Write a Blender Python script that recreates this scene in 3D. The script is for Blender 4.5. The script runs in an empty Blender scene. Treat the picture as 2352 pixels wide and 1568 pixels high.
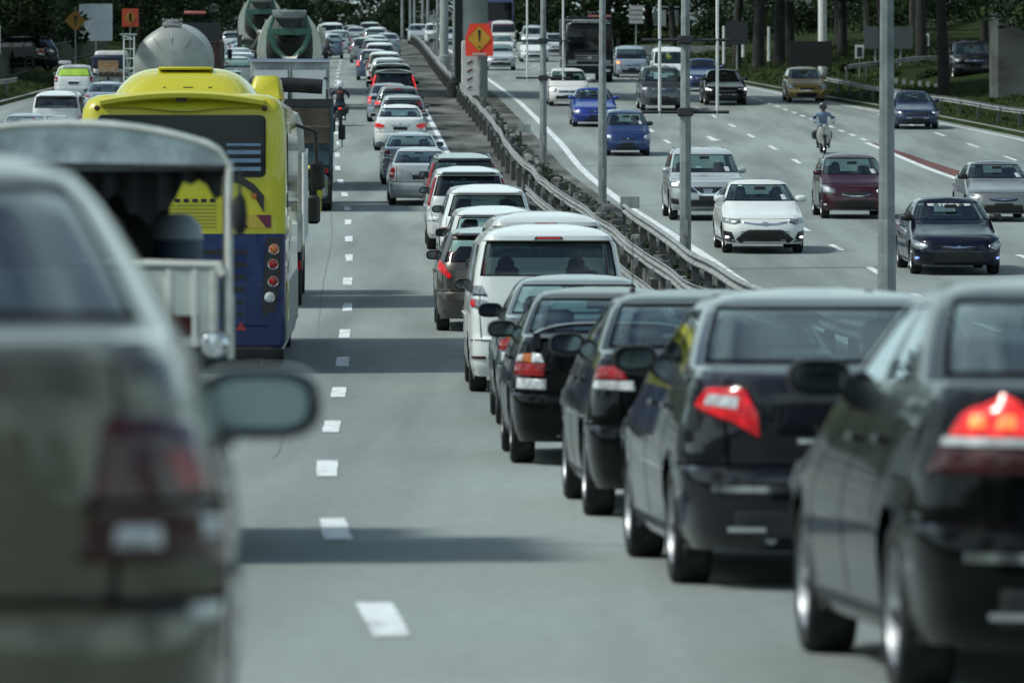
import bpy, math, random
from mathutils import Vector, Matrix
from bisect import bisect_right

# ------------------------------------------------------------------ scene, camera, light
SC = bpy.context.scene
COL = SC.collection
FPX = 13066.7                      # focal length in picture widths of 2352 px (200 mm lens)

def interp(tab, x):
    if x <= tab[0][0]: return tab[0][1]
    if x >= tab[-1][0]: return tab[-1][1]
    i = bisect_right([t[0] for t in tab], x) - 1
    a, b = tab[i], tab[i+1]
    return a[1] + (b[1]-a[1])*(x-a[0])/(b[0]-a[0])

class Smooth:                      # monotone cubic through a table
    def __init__(s, pts):
        s.x = [p[0] for p in pts]; s.y = [p[1] for p in pts]
        n = len(pts); d = [(s.y[i+1]-s.y[i])/(s.x[i+1]-s.x[i]) for i in range(n-1)]
        m = [d[0]] + [0.0 if d[i-1]*d[i] <= 0 else 2*d[i-1]*d[i]/(d[i-1]+d[i]) for i in range(1, n-1)] + [d[-1]]
        s.m = m
    def __call__(s, x):
        if x <= s.x[0]: return s.y[0] + s.m[0]*(x-s.x[0])
        if x >= s.x[-1]: return s.y[-1] + s.m[-1]*(x-s.x[-1])
        i = bisect_right(s.x, x) - 1
        h = s.x[i+1]-s.x[i]; t = (x-s.x[i])/h
        return ((2*t**3-3*t**2+1)*s.y[i] + (t**3-2*t**2+t)*h*s.m[i] + (-2*t**3+3*t**2)*s.y[i+1] + (t**3-t**2)*h*s.m[i+1])

# height of the carriageway under the lens axis: a long sag, then a climb to a crest
PROF = Smooth([(-400,-3.5),(-60,-1.6),(0,-1.06),(10,-1.15),(18,-1.22),(25.6,-1.25),(35.6,-1.17),(45.6,-1.02),(55.6,-.834),(65.6,-.587),(75.6,-.272),
               (85.6,.111),(95.6,.578),(105.6,1.115),(115.6,1.70),(125.6,2.26),(135.6,2.84),(145.6,3.40),(155.6,4.02),(165.6,4.65),(175.6,5.34),(190,6.40),
               (215,8.2),(242,10.1),(280,12.7),(330,16.0),(405,20.9),(500,26.4),(600,31.6),(680,34.6),(800,36.2),(1200,34),(2600,0)])
# course of the broken lane line between the bus lane and the queue lane
LINE = Smooth([(-400,13),(-60,3.2),(0,.6),(10,.12),(25.6,-.58),(35.6,-1.11),(45.6,-1.48),(55.6,-1.76),(65.6,-2.0),(75.6,-2.25),(85.6,-2.52),(95.6,-2.77),
               (105.6,-3.05),(115.6,-3.32),(125.6,-3.60),(135.6,-3.91),(145.6,-4.21),(155.6,-4.58),(165.6,-4.98),(175.6,-5.38),(190,-5.85),(215,-6.65),
               (255,-7.9),(287,-8.85),(330,-10.0),(390,-11.6),(450,-13.4),(600,-17.8),(800,-24),(2600,-80)])
def ground_at(D): return PROF(D)
def slope_at(D): return (PROF(D+1)-PROF(D-1))/2
def dir_at(D): return (LINE(D+2)-LINE(D-2))/4
def px(x, D): return (x-1176.0)*D/FPX
def pz(y, D): return (784.0-y)*D/FPX
def depth_of(y):                   # distance at which the carriageway passes height line y of the photograph
    lo, hi = 8.0, 560.0
    for _ in range(50):
        m = (lo+hi)/2
        if 784-FPX*PROF(m)/m > y: lo = m
        else: hi = m
    return (lo+hi)/2

cam_d = bpy.data.cameras.new('camera'); cam = bpy.data.objects.new('camera', cam_d); COL.objects.link(cam)
cam.location = (0,0,0); cam.rotation_euler = (math.radians(90),0,0)
cam_d.lens = 200; cam_d.sensor_width = 36; cam_d.clip_start = .5; cam_d.clip_end = 6000
cam_d.dof.use_dof = True; cam_d.dof.focus_distance = 100; cam_d.dof.aperture_fstop = 4.4
SC.camera = cam

W = bpy.data.worlds.new('World'); SC.world = W; W.use_nodes = True
nt = W.node_tree; nt.nodes.clear()
out = nt.nodes.new('ShaderNodeOutputWorld'); bg = nt.nodes.new('ShaderNodeBackground')
sky = nt.nodes.new('ShaderNodeTexSky'); sky.sky_type = 'NISHITA'; sky.sun_disc = False
SUN_EL, SUN_AZ = math.radians(49), math.radians(-103)
sky.sun_elevation = SUN_EL; sky.sun_rotation = SUN_AZ; sky.air_density = 1.0; sky.dust_density = 2.0
tc = nt.nodes.new('ShaderNodeTexCoord'); mp = nt.nodes.new('ShaderNodeMapping'); mp.inputs['Scale'].default_value = (1,1,2.4)
nz = nt.nodes.new('ShaderNodeTexNoise'); nz.inputs['Scale'].default_value = 2.2; nz.inputs['Detail'].default_value = 6; nz.inputs['Roughness'].default_value = .6
rp = nt.nodes.new('ShaderNodeValToRGB'); rp.color_ramp.elements[0].position = .43; rp.color_ramp.elements[1].position = .60
mx = nt.nodes.new('ShaderNodeMixRGB'); mx.inputs[2].default_value = (7.8, 10.4, 10.6, 1)      # sunlit cloud
nt.links.new(tc.outputs['Generated'], mp.inputs[0]); nt.links.new(mp.outputs[0], nz.inputs['Vector']); sz = nt.nodes.new('ShaderNodeSeparateXYZ'); nt.links.new(tc.outputs['Generated'], sz.inputs[0])
el = nt.nodes.new('ShaderNodeMath'); el.operation = 'MULTIPLY_ADD'; el.inputs[1].default_value = -.26; el.inputs[2].default_value = .12; nt.links.new(sz.outputs['Z'], el.inputs[0])   # cloud banks low, open blue overhead
ad = nt.nodes.new('ShaderNodeMath'); ad.operation = 'ADD'; nt.links.new(nz.outputs['Fac'], ad.inputs[0]); nt.links.new(el.outputs[0], ad.inputs[1]); nt.links.new(ad.outputs[0], rp.inputs[0])
nt.links.new(rp.outputs[0], mx.inputs[0]); nt.links.new(sky.outputs[0], mx.inputs[1]); nt.links.new(mx.outputs[0], bg.inputs[0]); nt.links.new(bg.outputs[0], out.inputs[0])
bg.inputs[1].default_value = .10

sl = bpy.data.lights.new('sun', 'SUN'); sun = bpy.data.objects.new('sun', sl); COL.objects.link(sun)
sl.energy = 2.9; sl.angle = math.radians(8); sl.color = (.98, 1.0, .925)
tosun = Vector((math.sin(SUN_AZ)*math.cos(SUN_EL), math.cos(SUN_AZ)*math.cos(SUN_EL), math.sin(SUN_EL)))
sun.rotation_euler = tosun.to_track_quat('Z', 'Y').to_euler()
SC.view_settings.view_transform = 'Standard'; SC.view_settings.look = 'None'; SC.view_settings.gamma = 1.0
SC.view_settings.use_curve_mapping = False; SC.view_settings.exposure = 0.06
SC.render.engine = 'CYCLES'
SC.cycles.max_bounces = 6; SC.cycles.diffuse_bounces = 2; SC.cycles.glossy_bounces = 3; SC.cycles.transparent_max_bounces = 12; SC.cycles.transmission_bounces = 2
SC.cycles.sample_clamp_indirect = 4.0
SC.cycles.use_denoising = True
RND = random.Random(7)

# ------------------------------------------------------------------ materials
MATS = {}
def newmat(name):
    m = bpy.data.materials.new(name); m.use_nodes = True
    return m, m.node_tree, m.node_tree.nodes['Principled BSDF']
def N(t, kind, **kw):
    n = t.nodes.new(kind)
    for k, v in kw.items():
        if k in n.inputs: n.inputs[k].default_value = v
        else: setattr(n, k, v)
    return n
def ramp(t, src, stops, L=None):
    r = t.nodes.new('ShaderNodeValToRGB'); cr = r.color_ramp
    while len(cr.elements) < len(stops): cr.elements.new(.5)
    for e, (p, c) in zip(cr.elements, stops): e.position = p; e.color = (*c, 1) if len(c) == 3 else c
    t.links.new(src, r.inputs[0]); return r
def plain(name, col, rough=.5, metal=0.0, coat=0.0, var=0.0, scale=3.0, bump=0.0, spec=.5):
    if name in MATS: return MATS[name]
    m, t, b = newmat(name)
    b.inputs['Base Color'].default_value = (*col, 1); b.inputs['Roughness'].default_value = rough
    b.inputs['Metallic'].default_value = metal; b.inputs['Coat Weight'].default_value = coat; b.inputs['Coat Roughness'].default_value = .04
    b.inputs['Specular IOR Level'].default_value = spec
    if var > 0 or bump > 0:
        c = N(t, 'ShaderNodeTexCoord'); n = N(t, 'ShaderNodeTexNoise', Scale=scale, Detail=6.0, Roughness=.65)
        t.links.new(c.outputs['Object'], n.inputs['Vector'])
        if var > 0:
            r = ramp(t, n.outputs['Fac'], [(.3, tuple(max(0, x*(1-var)) for x in col)), (.7, tuple(min(1, x*(1+var*.6)) for x in col))])
            t.links.new(r.outputs[0], b.inputs['Base Color'])
            r2 = ramp(t, n.outputs['Fac'], [(.3, (min(1, rough*1.25),)*3), (.7, (rough*.85,)*3)]); t.links.new(r2.outputs[0], b.inputs['Roughness'])
        if bump > 0:
            bm = N(t, 'ShaderNodeBump', Strength=bump, Distance=.02); t.links.new(n.outputs['Fac'], bm.inputs['Height']); t.links.new(bm.outputs[0], b.inputs['Normal'])
    MATS[name] = m; return m
def paint(name, col, metal=.25, rough=.28, dirt=.35):
    if name in MATS: return MATS[name]
    m, t, b = newmat(name)
    c = N(t, 'ShaderNodeTexCoord'); n = N(t, 'ShaderNodeTexNoise', Scale=2.3, Detail=7.0, Roughness=.7)
    t.links.new(c.outputs['Object'], n.inputs['Vector'])
    sp = N(t, 'ShaderNodeSeparateXYZ'); t.links.new(c.outputs['Object'], sp.inputs[0])
    # road film: thickest at the sills, broken up by noise
    mr = N(t, 'ShaderNodeMapRange'); mr.inputs['From Min'].default_value = .15; mr.inputs['From Max'].default_value = .8; mr.inputs['To Min'].default_value = 1; mr.inputs['To Max'].default_value = .12
    t.links.new(sp.outputs['Z'], mr.inputs['Value'])
    mul = N(t, 'ShaderNodeMath', operation='MULTIPLY'); t.links.new(mr.outputs[0], mul.inputs[0]); t.links.new(n.outputs['Fac'], mul.inputs[1])
    ml = N(t, 'ShaderNodeMath', operation='MULTIPLY'); ml.inputs[1].default_value = dirt; t.links.new(mul.outputs[0], ml.inputs[0])
    mixc = N(t, 'ShaderNodeMixRGB'); mixc.inputs[1].default_value = (*col, 1); mixc.inputs[2].default_value = (.13,.125,.11,1)
    t.links.new(ml.outputs[0], mixc.inputs[0]); t.links.new(mixc.outputs[0], b.inputs['Base Color'])
    b.inputs['Metallic'].default_value = metal; dk = max(col) < .04; b.inputs['Coat Weight'].default_value = .5 if name == 'black_paint' else .8; b.inputs['Coat IOR'].default_value = (1.48 if 'graphite' in name or 'navy' in name else 1.35) if dk else 1.45; b.inputs['Specular IOR Level'].default_value = .06 if dk else .4
    rr = N(t, 'ShaderNodeMath', operation='MULTIPLY_ADD'); rr.inputs[1].default_value = .6; rr.inputs[2].default_value = rough; t.links.new(ml.outputs[0], rr.inputs[0]); t.links.new(rr.outputs[0], b.inputs['Roughness'])
    cr = N(t, 'ShaderNodeMath', operation='MULTIPLY_ADD'); cr.inputs[1].default_value = .6; cr.inputs[2].default_value = .03; t.links.new(ml.outputs[0], cr.inputs[0]); t.links.new(cr.outputs[0], b.inputs['Coat Roughness'])
    MATS[name] = m; return m
def glassy(name, tint, trans, rough=.02, body=(.02,.025,.025)):
    if name in MATS: return MATS[name]
    m, t, b = newmat(name)
    b.inputs['Base Color'].default_value = (*body, 1); b.inputs['Roughness'].default_value = rough; b.inputs['Specular IOR Level'].default_value = .6
    tr = N(t, 'ShaderNodeBsdfTransparent'); tr.inputs[0].default_value = (*tint, 1); gl = N(t, 'ShaderNodeBsdfGlossy'); gl.inputs['Roughness'].default_value = rough; gl.inputs['Color'].default_value = (.9,.95,1,1)
    m0 = N(t, 'ShaderNodeMixShader'); m0.inputs[0].default_value = trans; mxs = N(t, 'ShaderNodeMixShader'); o = t.nodes['Material Output']
    lw = N(t, 'ShaderNodeLayerWeight', Blend=.5); pw = N(t, 'ShaderNodeMath', operation='POWER'); pw.inputs[1].default_value = 4.2; t.links.new(lw.outputs['Facing'], pw.inputs[0])
    fr = N(t, 'ShaderNodeMath', operation='MULTIPLY_ADD'); fr.inputs[1].default_value = .85; fr.inputs[2].default_value = .045; t.links.new(pw.outputs[0], fr.inputs[0])
    t.links.new(b.outputs[0], m0.inputs[1]); t.links.new(tr.outputs[0], m0.inputs[2])          # a thin film of dust on tinted glass, then its mirror sheen
    t.links.new(fr.outputs[0], mxs.inputs[0]); t.links.new(m0.outputs[0], mxs.inputs[1]); t.links.new(gl.outputs[0], mxs.inputs[2])
    t.links.new(mxs.outputs[0], o.inputs[0]); MATS[name] = m; return m
def glow(name, col, strength, base=None):
    if name in MATS: return MATS[name]
    m, t, b = newmat(name)
    b.inputs['Base Color'].default_value = (*(base or col), 1); b.inputs['Roughness'].default_value = .15
    c = N(t, 'ShaderNodeTexCoord'); v = N(t, 'ShaderNodeTexVoronoi', Scale=13.0); t.links.new(c.outputs['Object'], v.inputs['Vector'])
    r = ramp(t, v.outputs['Distance'], [(.05, (1.6,1.6,1.6)), (.35, (.7,.7,.7)), (.8, (.3,.3,.3))])
    mu = N(t, 'ShaderNodeMath', operation='MULTIPLY'); mu.inputs[1].default_value = strength; t.links.new(r.outputs[0], mu.inputs[0])
    b.inputs['Emission Color'].default_value = (*col, 1); t.links.new(mu.outputs[0], b.inputs['Emission Strength']); MATS[name] = m; return m
def lens(name, col, rough=.12):
    if name in MATS: return MATS[name]
    m, t, b = newmat(name)
    c = N(t, 'ShaderNodeTexCoord'); w = N(t, 'ShaderNodeTexNoise', Scale=14.0, Detail=3.0); t.links.new(c.outputs['Object'], w.inputs['Vector'])
    r = ramp(t, w.outputs['Fac'], [(.35, tuple(x*.45 for x in col)), (.65, col)]); t.links.new(r.outputs[0], b.inputs['Base Color'])
    b.inputs['Roughness'].default_value = rough; b.inputs['Specular IOR Level'].default_value = .35; b.inputs['Coat Weight'].default_value = .4; MATS[name] = m; return m

M = dict(
    black=plain('black_plastic', (.012,.013,.014), .45, var=.4, scale=6), dark=plain('dark_trim', (.022,.024,.026), .55, var=.4, scale=5),
    rubber=plain('tyre_rubber', (.011,.012,.013), .8, var=.5, scale=9, bump=.2), under=plain('underbody', (.008,.008,.009), .9),
    alloy=plain('alloy', (.42,.44,.46), .42, .85, var=.3, scale=8), chrome=plain('chrome', (.75,.77,.8), .12, 1.0), seat=plain('seat_cloth', (.035,.036,.04), .9, var=.3, scale=12),
    interior=plain('cabin_trim', (.05,.052,.055), .8, var=.3), beige_in=plain('beige_trim', (.16,.14,.115), .85, var=.2),
    red=lens('red_lens', (.32,.008,.012)), clear=lens('clear_lens', (.62,.64,.66)), orange=lens('amber_lens', (.62,.18,.04)), darkred=lens('smoked_red_lens', (.05,.003,.004), .2),
    red_on=glow('lit_brake_lens', (1,.02,.035), .36, (.38,.006,.01)), red_hot=glow('bright_brake_lens', (1,.045,.045), 1.15, (.42,.008,.01)), white_on=glow('lit_headlamp', (1,.97,.86), 7.0), blue_on=glow('blue_white_lamp', (.25,.4,1), 1.3),
    orange_on=glow('hot_bulb', (1,.28,.08), 2.2, (.5,.05,.02)), fog_on=glow('lit_fog_lamp', (.85,.88,1), 7.0), amber_on=glow('lit_indicator', (1,.28,.02), 4.0), plate=plain('number_plate', (.012,.012,.013), .35), white_plate=plain('pale_plate', (.45,.46,.47), .5),
    glass=glassy('clear_glass', (.74,.90,.88), .90, body=(.006,.016,.018)), screen=glassy('screen_glass', (.52,.68,.66), .86, body=(.008,.022,.025)), tint=glassy('tinted_glass', (.30,.38,.38), .80), smoke=glassy('smoked_glass', (.17,.23,.23), .8, body=(.008,.016,.018)), deep=glassy('dark_glass', (.08,.1,.1), .6, body=(.008,.01,.011)), mirror=plain('mirror_glass', (.16,.20,.21), .05, 1.0),
    lampbox=plain('headlamp_bowl', (.30,.32,.34), .18, .7), headglass=glassy('headlamp_glass', (.85,.9,.9), .75),
    steel=plain('galvanised_steel', (.27,.29,.285), .6, .1, var=.5, scale=2.5, bump=.15), white=plain('white_steel', (.62,.63,.61), .45, var=.2, scale=4),
    conc=plain('concrete', (.26,.275,.26), .85, var=.35, scale=1.2, bump=.3), seal=plain('seam', (.003,.003,.004), 1.0, spec=.05),
)

# ------------------------------------------------------------------ mesh helper
class MB:
    def __init__(s): s.v = []; s.f = []; s.m = []; s.mats = []
    def mi(s, mat):
        if mat not in s.mats: s.mats.append(mat)
        return s.mats.index(mat)
    def quad(s, pts, mat):
        i = len(s.v); s.v += [tuple(p) for p in pts]; s.f.append(tuple(range(i, i+len(pts)))); s.m.append(s.mi(mat))
    def grid(s, rows, mat, close=False, flip=False):
        n = len(rows[0]); base = len(s.v)
        for r in rows: s.v += [tuple(p) for p in r]
        k = s.mi(mat)
        for i in range(len(rows)-1):
            for j in range(n if close else n-1):
                a, b = base+i*n+j, base+i*n+(j+1) % n; c, d = b+n, a+n
                s.f.append((a,d,c,b) if flip else (a,b,c,d)); s.m.append(k)
    def box(s, c, size, mat, rot=None, taper=1.0, bev=0.0):
        x, y, z = (k/2 for k in size); R = rot or Matrix.Identity(3)
        if bev > 0:
            e = min(bev, x*.9, y*.9, z*.9)
            rings = []
            for zz, ins in ((-z, e), (-z+e, 0), (z-e, 0), (z, e)):
                tx = taper if zz > 0 else 1.0
                X, Y = (x-ins)*tx, (y-ins)*tx; q = e if ins == 0 else e*.4
                rings.append([(X-q,-Y),(X,-Y+q),(X,Y-q),(X-q,Y),(-X+q,Y),(-X,Y-q),(-X,-Y+q),(-X+q,-Y)])
            rows = [[Vector(c)+R@Vector((a,b,zz)) for a, b in ring] for ring, zz in zip(rings, (-z,-z+e,z-e,z))]
            s.grid(rows, mat, close=True); s.quad(rows[-1], mat); s.quad(rows[0][::-1], mat); return
        P = [(-x,-y,-z),(x,-y,-z),(x,y,-z),(-x,y,-z),(-x*taper,-y*taper,z),(x*taper,-y*taper,z),(x*taper,y*taper,z),(-x*taper,y*taper,z)]
        i = len(s.v); s.v += [tuple(Vector(c)+R@Vector(p)) for p in P]; k = s.mi(mat)
        for f in ((0,3,2,1),(4,5,6,7),(0,1,5,4),(1,2,6,5),(2,3,7,6),(3,0,4,7)): s.f.append(tuple(i+q for q in f)); s.m.append(k)
    def lathe(s, prof, mat, c=(0,0,0), axis='Z', n=24, caps=False):
        rows = []
        for r, h in prof:
            row = []
            for k in range(n):
                a = 2*math.pi*k/n; p = (r*math.cos(a), r*math.sin(a), h)
                if axis == 'X': p = (h, r*math.cos(a), r*math.sin(a))
                elif axis == 'Y': p = (r*math.cos(a), h, r*math.sin(a))
                row.append((p[0]+c[0], p[1]+c[1], p[2]+c[2]))
            rows.append(row)
        s.grid(rows, mat, close=True)
        if caps: s.quad(rows[0][::-1], mat); s.quad(rows[-1], mat)
    def tube(s, pts, r, mat, n=8, caps=True, r1=None):
        pts = [Vector(p) for p in pts]; rows = []; up = Vector((0,0,1))
        for i, p in enumerate(pts):
            d = (pts[min(i+1, len(pts)-1)]-pts[max(i-1, 0)]).normalized()
            u = d.cross(up if abs(d.z) < .95 else Vector((1,0,0))).normalized(); w = u.cross(d)
            rr = r if r1 is None else r+(r1-r)*i/(len(pts)-1)
            rows.append([p+u*rr*math.cos(2*math.pi*k/n)+w*rr*math.sin(2*math.pi*k/n) for k in range(n)])
        s.grid(rows, mat, close=True)
        if caps: s.quad(rows[0][::-1], mat); s.quad(rows[-1], mat)
    def prism(s, poly, thick, mat, frame=None):       # outline in a local x-z plane, given real thickness along y
        F = frame or Matrix.Identity(4)
        a = [F@Vector((x, -thick/2, z)) for x, z in poly]; b = [F@Vector((x, thick/2, z)) for x, z in poly]
        s.quad(a, mat); s.quad(b[::-1], mat); n = len(poly)
        for i in range(n): s.quad([a[i], b[i], b[(i+1) % n], a[(i+1) % n]], mat)
    def mesh(s, name, smooth=True, ang=38, merge=False):
        me = bpy.data.meshes.new(name); me.from_pydata(s.v, [], s.f); me.polygons.foreach_set('material_index', s.m)
        for m in s.mats: me.materials.append(m)
        if merge:
            import bmesh
            b = bmesh.new(); b.from_mesh(me); bmesh.ops.remove_doubles(b, verts=b.verts, dist=.0004)
            bmesh.ops.recalc_face_normals(b, faces=b.faces); b.to_mesh(me); b.free()
        if smooth: me.shade_smooth(); me.set_sharp_from_angle(angle=math.radians(ang))
        me.update(); return me
    def obj(s, name, parent=None, **kw):
        o = bpy.data.objects.new(name, s.mesh(name, **kw)); COL.objects.link(o)
        if parent: o.parent = parent
        return o

def tag(o, label=None, cat=None, group=None, kind=None):
    if label: o['label'] = label
    if cat: o['category'] = cat
    if group: o['group'] = group
    if kind: o['kind'] = kind
    return o
def thing(name, label, cat, D, X, group=None, flip=False, dz=0.0, yaw=0.0, flat=False):
    o = bpy.data.objects.new(name, None); COL.objects.link(o); o.empty_display_size = .3
    o.location = (X, D, ground_at(D)+dz)
    dx = dir_at(D); sl_ = 0.0 if flat else slope_at(D)
    f = Vector((dx, 1, 0)).normalized(); f = (Matrix.Rotation(yaw, 3, 'Z')@f)
    fwd = Vector((f.x, f.y, sl_*f.y)).normalized()
    if flip: fwd = -fwd
    right = fwd.cross(Vector((0,0,1))).normalized(); up = right.cross(fwd)
    m = Matrix((right, fwd, up)).transposed(); o.rotation_euler = m.to_euler()
    return tag(o, label, cat, group)
CACHE = {}
def part(name, key, make, parent, mats=None, loc=None, label=None):
    """one part: mesh data shared under key, materials held by the object"""
    if key not in CACHE: CACHE[key] = make()
    me = CACHE[key]
    if me is None: return None
    o = bpy.data.objects.new(name, me); COL.objects.link(o); o.parent = parent
    if loc: o.location = loc
    if mats:
        for i, sl2 in enumerate(o.material_slots):
            r = mats.get(me.materials[i].name) if me.materials[i] else None
            if r: sl2.link = 'OBJECT'; sl2.material = r
    if label: o['label'] = label
    return o
PAINT = plain('body_paint', (.5,.5,.5)); CLOTH1 = plain('cloth_one', (.1,.1,.1), .9)
# ------------------------------------------------------------------ cars
class Shell:
    """car body as a stack of plan outlines: end curves, rounded corners, bowed sides"""
    def __init__(s, rear, front, wid, rr, rf, L, sc, zb, bow_r=.05, bow_f=.13):
        s.rear, s.front, s.wid, s.rr, s.rf, s.L, s.sc, s.zb, s.br, s.bf = rear, front, wid, rr, rf, L, sc, zb, bow_r, bow_f
    def w(s, z): return interp(s.wid, z)
    def sidex(s, y, z):
        t = min(1, abs(2*y/s.L)); return s.w(z)*(1-.055*t**3)
    def _end(s, z, front):
        r = interp(s.rf if front else s.rr, z); off = interp(s.front if front else s.rear, z); bow = s.bf if front else s.br
        y0 = s.L/2-off; ry = r*1.25; yc = y0-bow-ry
        sg = 1 if front else -1
        wc = s.sidex(sg*yc, z); r = min(r, wc*.7); st = wc-r
        return y0, bow, st, r, ry, wc, sg
    def end(s, e, z, front):       # e 0 at the centre line, 1 where the side begins
        y0, bow, st, r, ry, wc, sg = s._end(z, front); sgn = 1 if e >= 0 else -1; e = abs(e)
        t = e*(st+r*math.pi/2); k = bow*(st/wc)**2
        if t <= st: x, y = t, y0-bow*(t/wc)**2
        else:
            th = min(math.pi/2, (t-st)/r); x, y = st+r*math.sin(th), y0-k-ry*(1-math.cos(th))
        return s.out(x*sgn, sg*y, z)
    def corner_y(s, z, front):
        y0, bow, st, r, ry, wc, sg = s._end(z, front); return sg*(y0-bow*(st/wc)**2-ry)
    def ex(s, x, z, front):
        y0, bow, st, r, ry, wc, sg = s._end(z, front); return x/(st+r*math.pi/2)
    def side(s, y, z, sgn=1): return s.out(sgn*s.sidex(y, z), y, z)
    def sidev(s, v, z, sgn=1):
        a, b = s.corner_y(z, False), s.corner_y(z, True); return s.side(a+(b-a)*v, z, sgn)
    def out(s, x, y, z): return Vector((x*s.sc[0], y*s.sc[1], z*s.sc[2]))

def resample(pl, n):
    pts = [Vector(p) for p in pl]; d = [0]
    for a, b in zip(pts, pts[1:]): d.append(d[-1]+(b-a).length)
    T = d[-1] or 1; res = []
    for i in range(n):
        t = T*i/(n-1); k = min(len(pts)-2, max(0, bisect_right(d, t)-1)); seg = d[k+1]-d[k] or 1
        res.append(pts[k].lerp(pts[k+1], (t-d[k])/seg))
    return res
def patch(mb, S, bot, top, mat, off=.006, n=10, rows=5, dome=0.0):
    """raised panel that follows surface S between two border lines"""
    us = [0, .02]+[i/(n-1) for i in range(1, n-1)]+[.98, 1]; vs = [0, .05]+[i/(rows-1) for i in range(1, rows-1)]+[.95, 1]
    B = resample(bot, 41); T = resample(top, 41); R = []
    for v in vs:
        row = []
        for u in us:
            k = u*40; i = min(39, int(k)); b = B[i].lerp(B[i+1], k-i); t = T[i].lerp(T[i+1], k-i); p = b.lerp(t, v); h = .004
            P = S(p[0], p[1]); du = S(p[0]+h, p[1])-S(p[0]-h, p[1]); dv = S(p[0], p[1]+h)-S(p[0], p[1]-h)
            nn = du.cross(dv)
            if nn.length < 1e-9: nn = Vector((0, 1, 0))
            nn.normalize()
            if nn.dot(Vector((P.x, P.y, 0))) < 0: nn = -nn
            edge = u in (0, 1) or v in (0, 1)
            row.append(P+nn*(0.0005 if edge else off+dome*4*v*(1-v)*4*u*(1-u)))
        R.append(row)
    mb.grid(R, mat)

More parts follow.
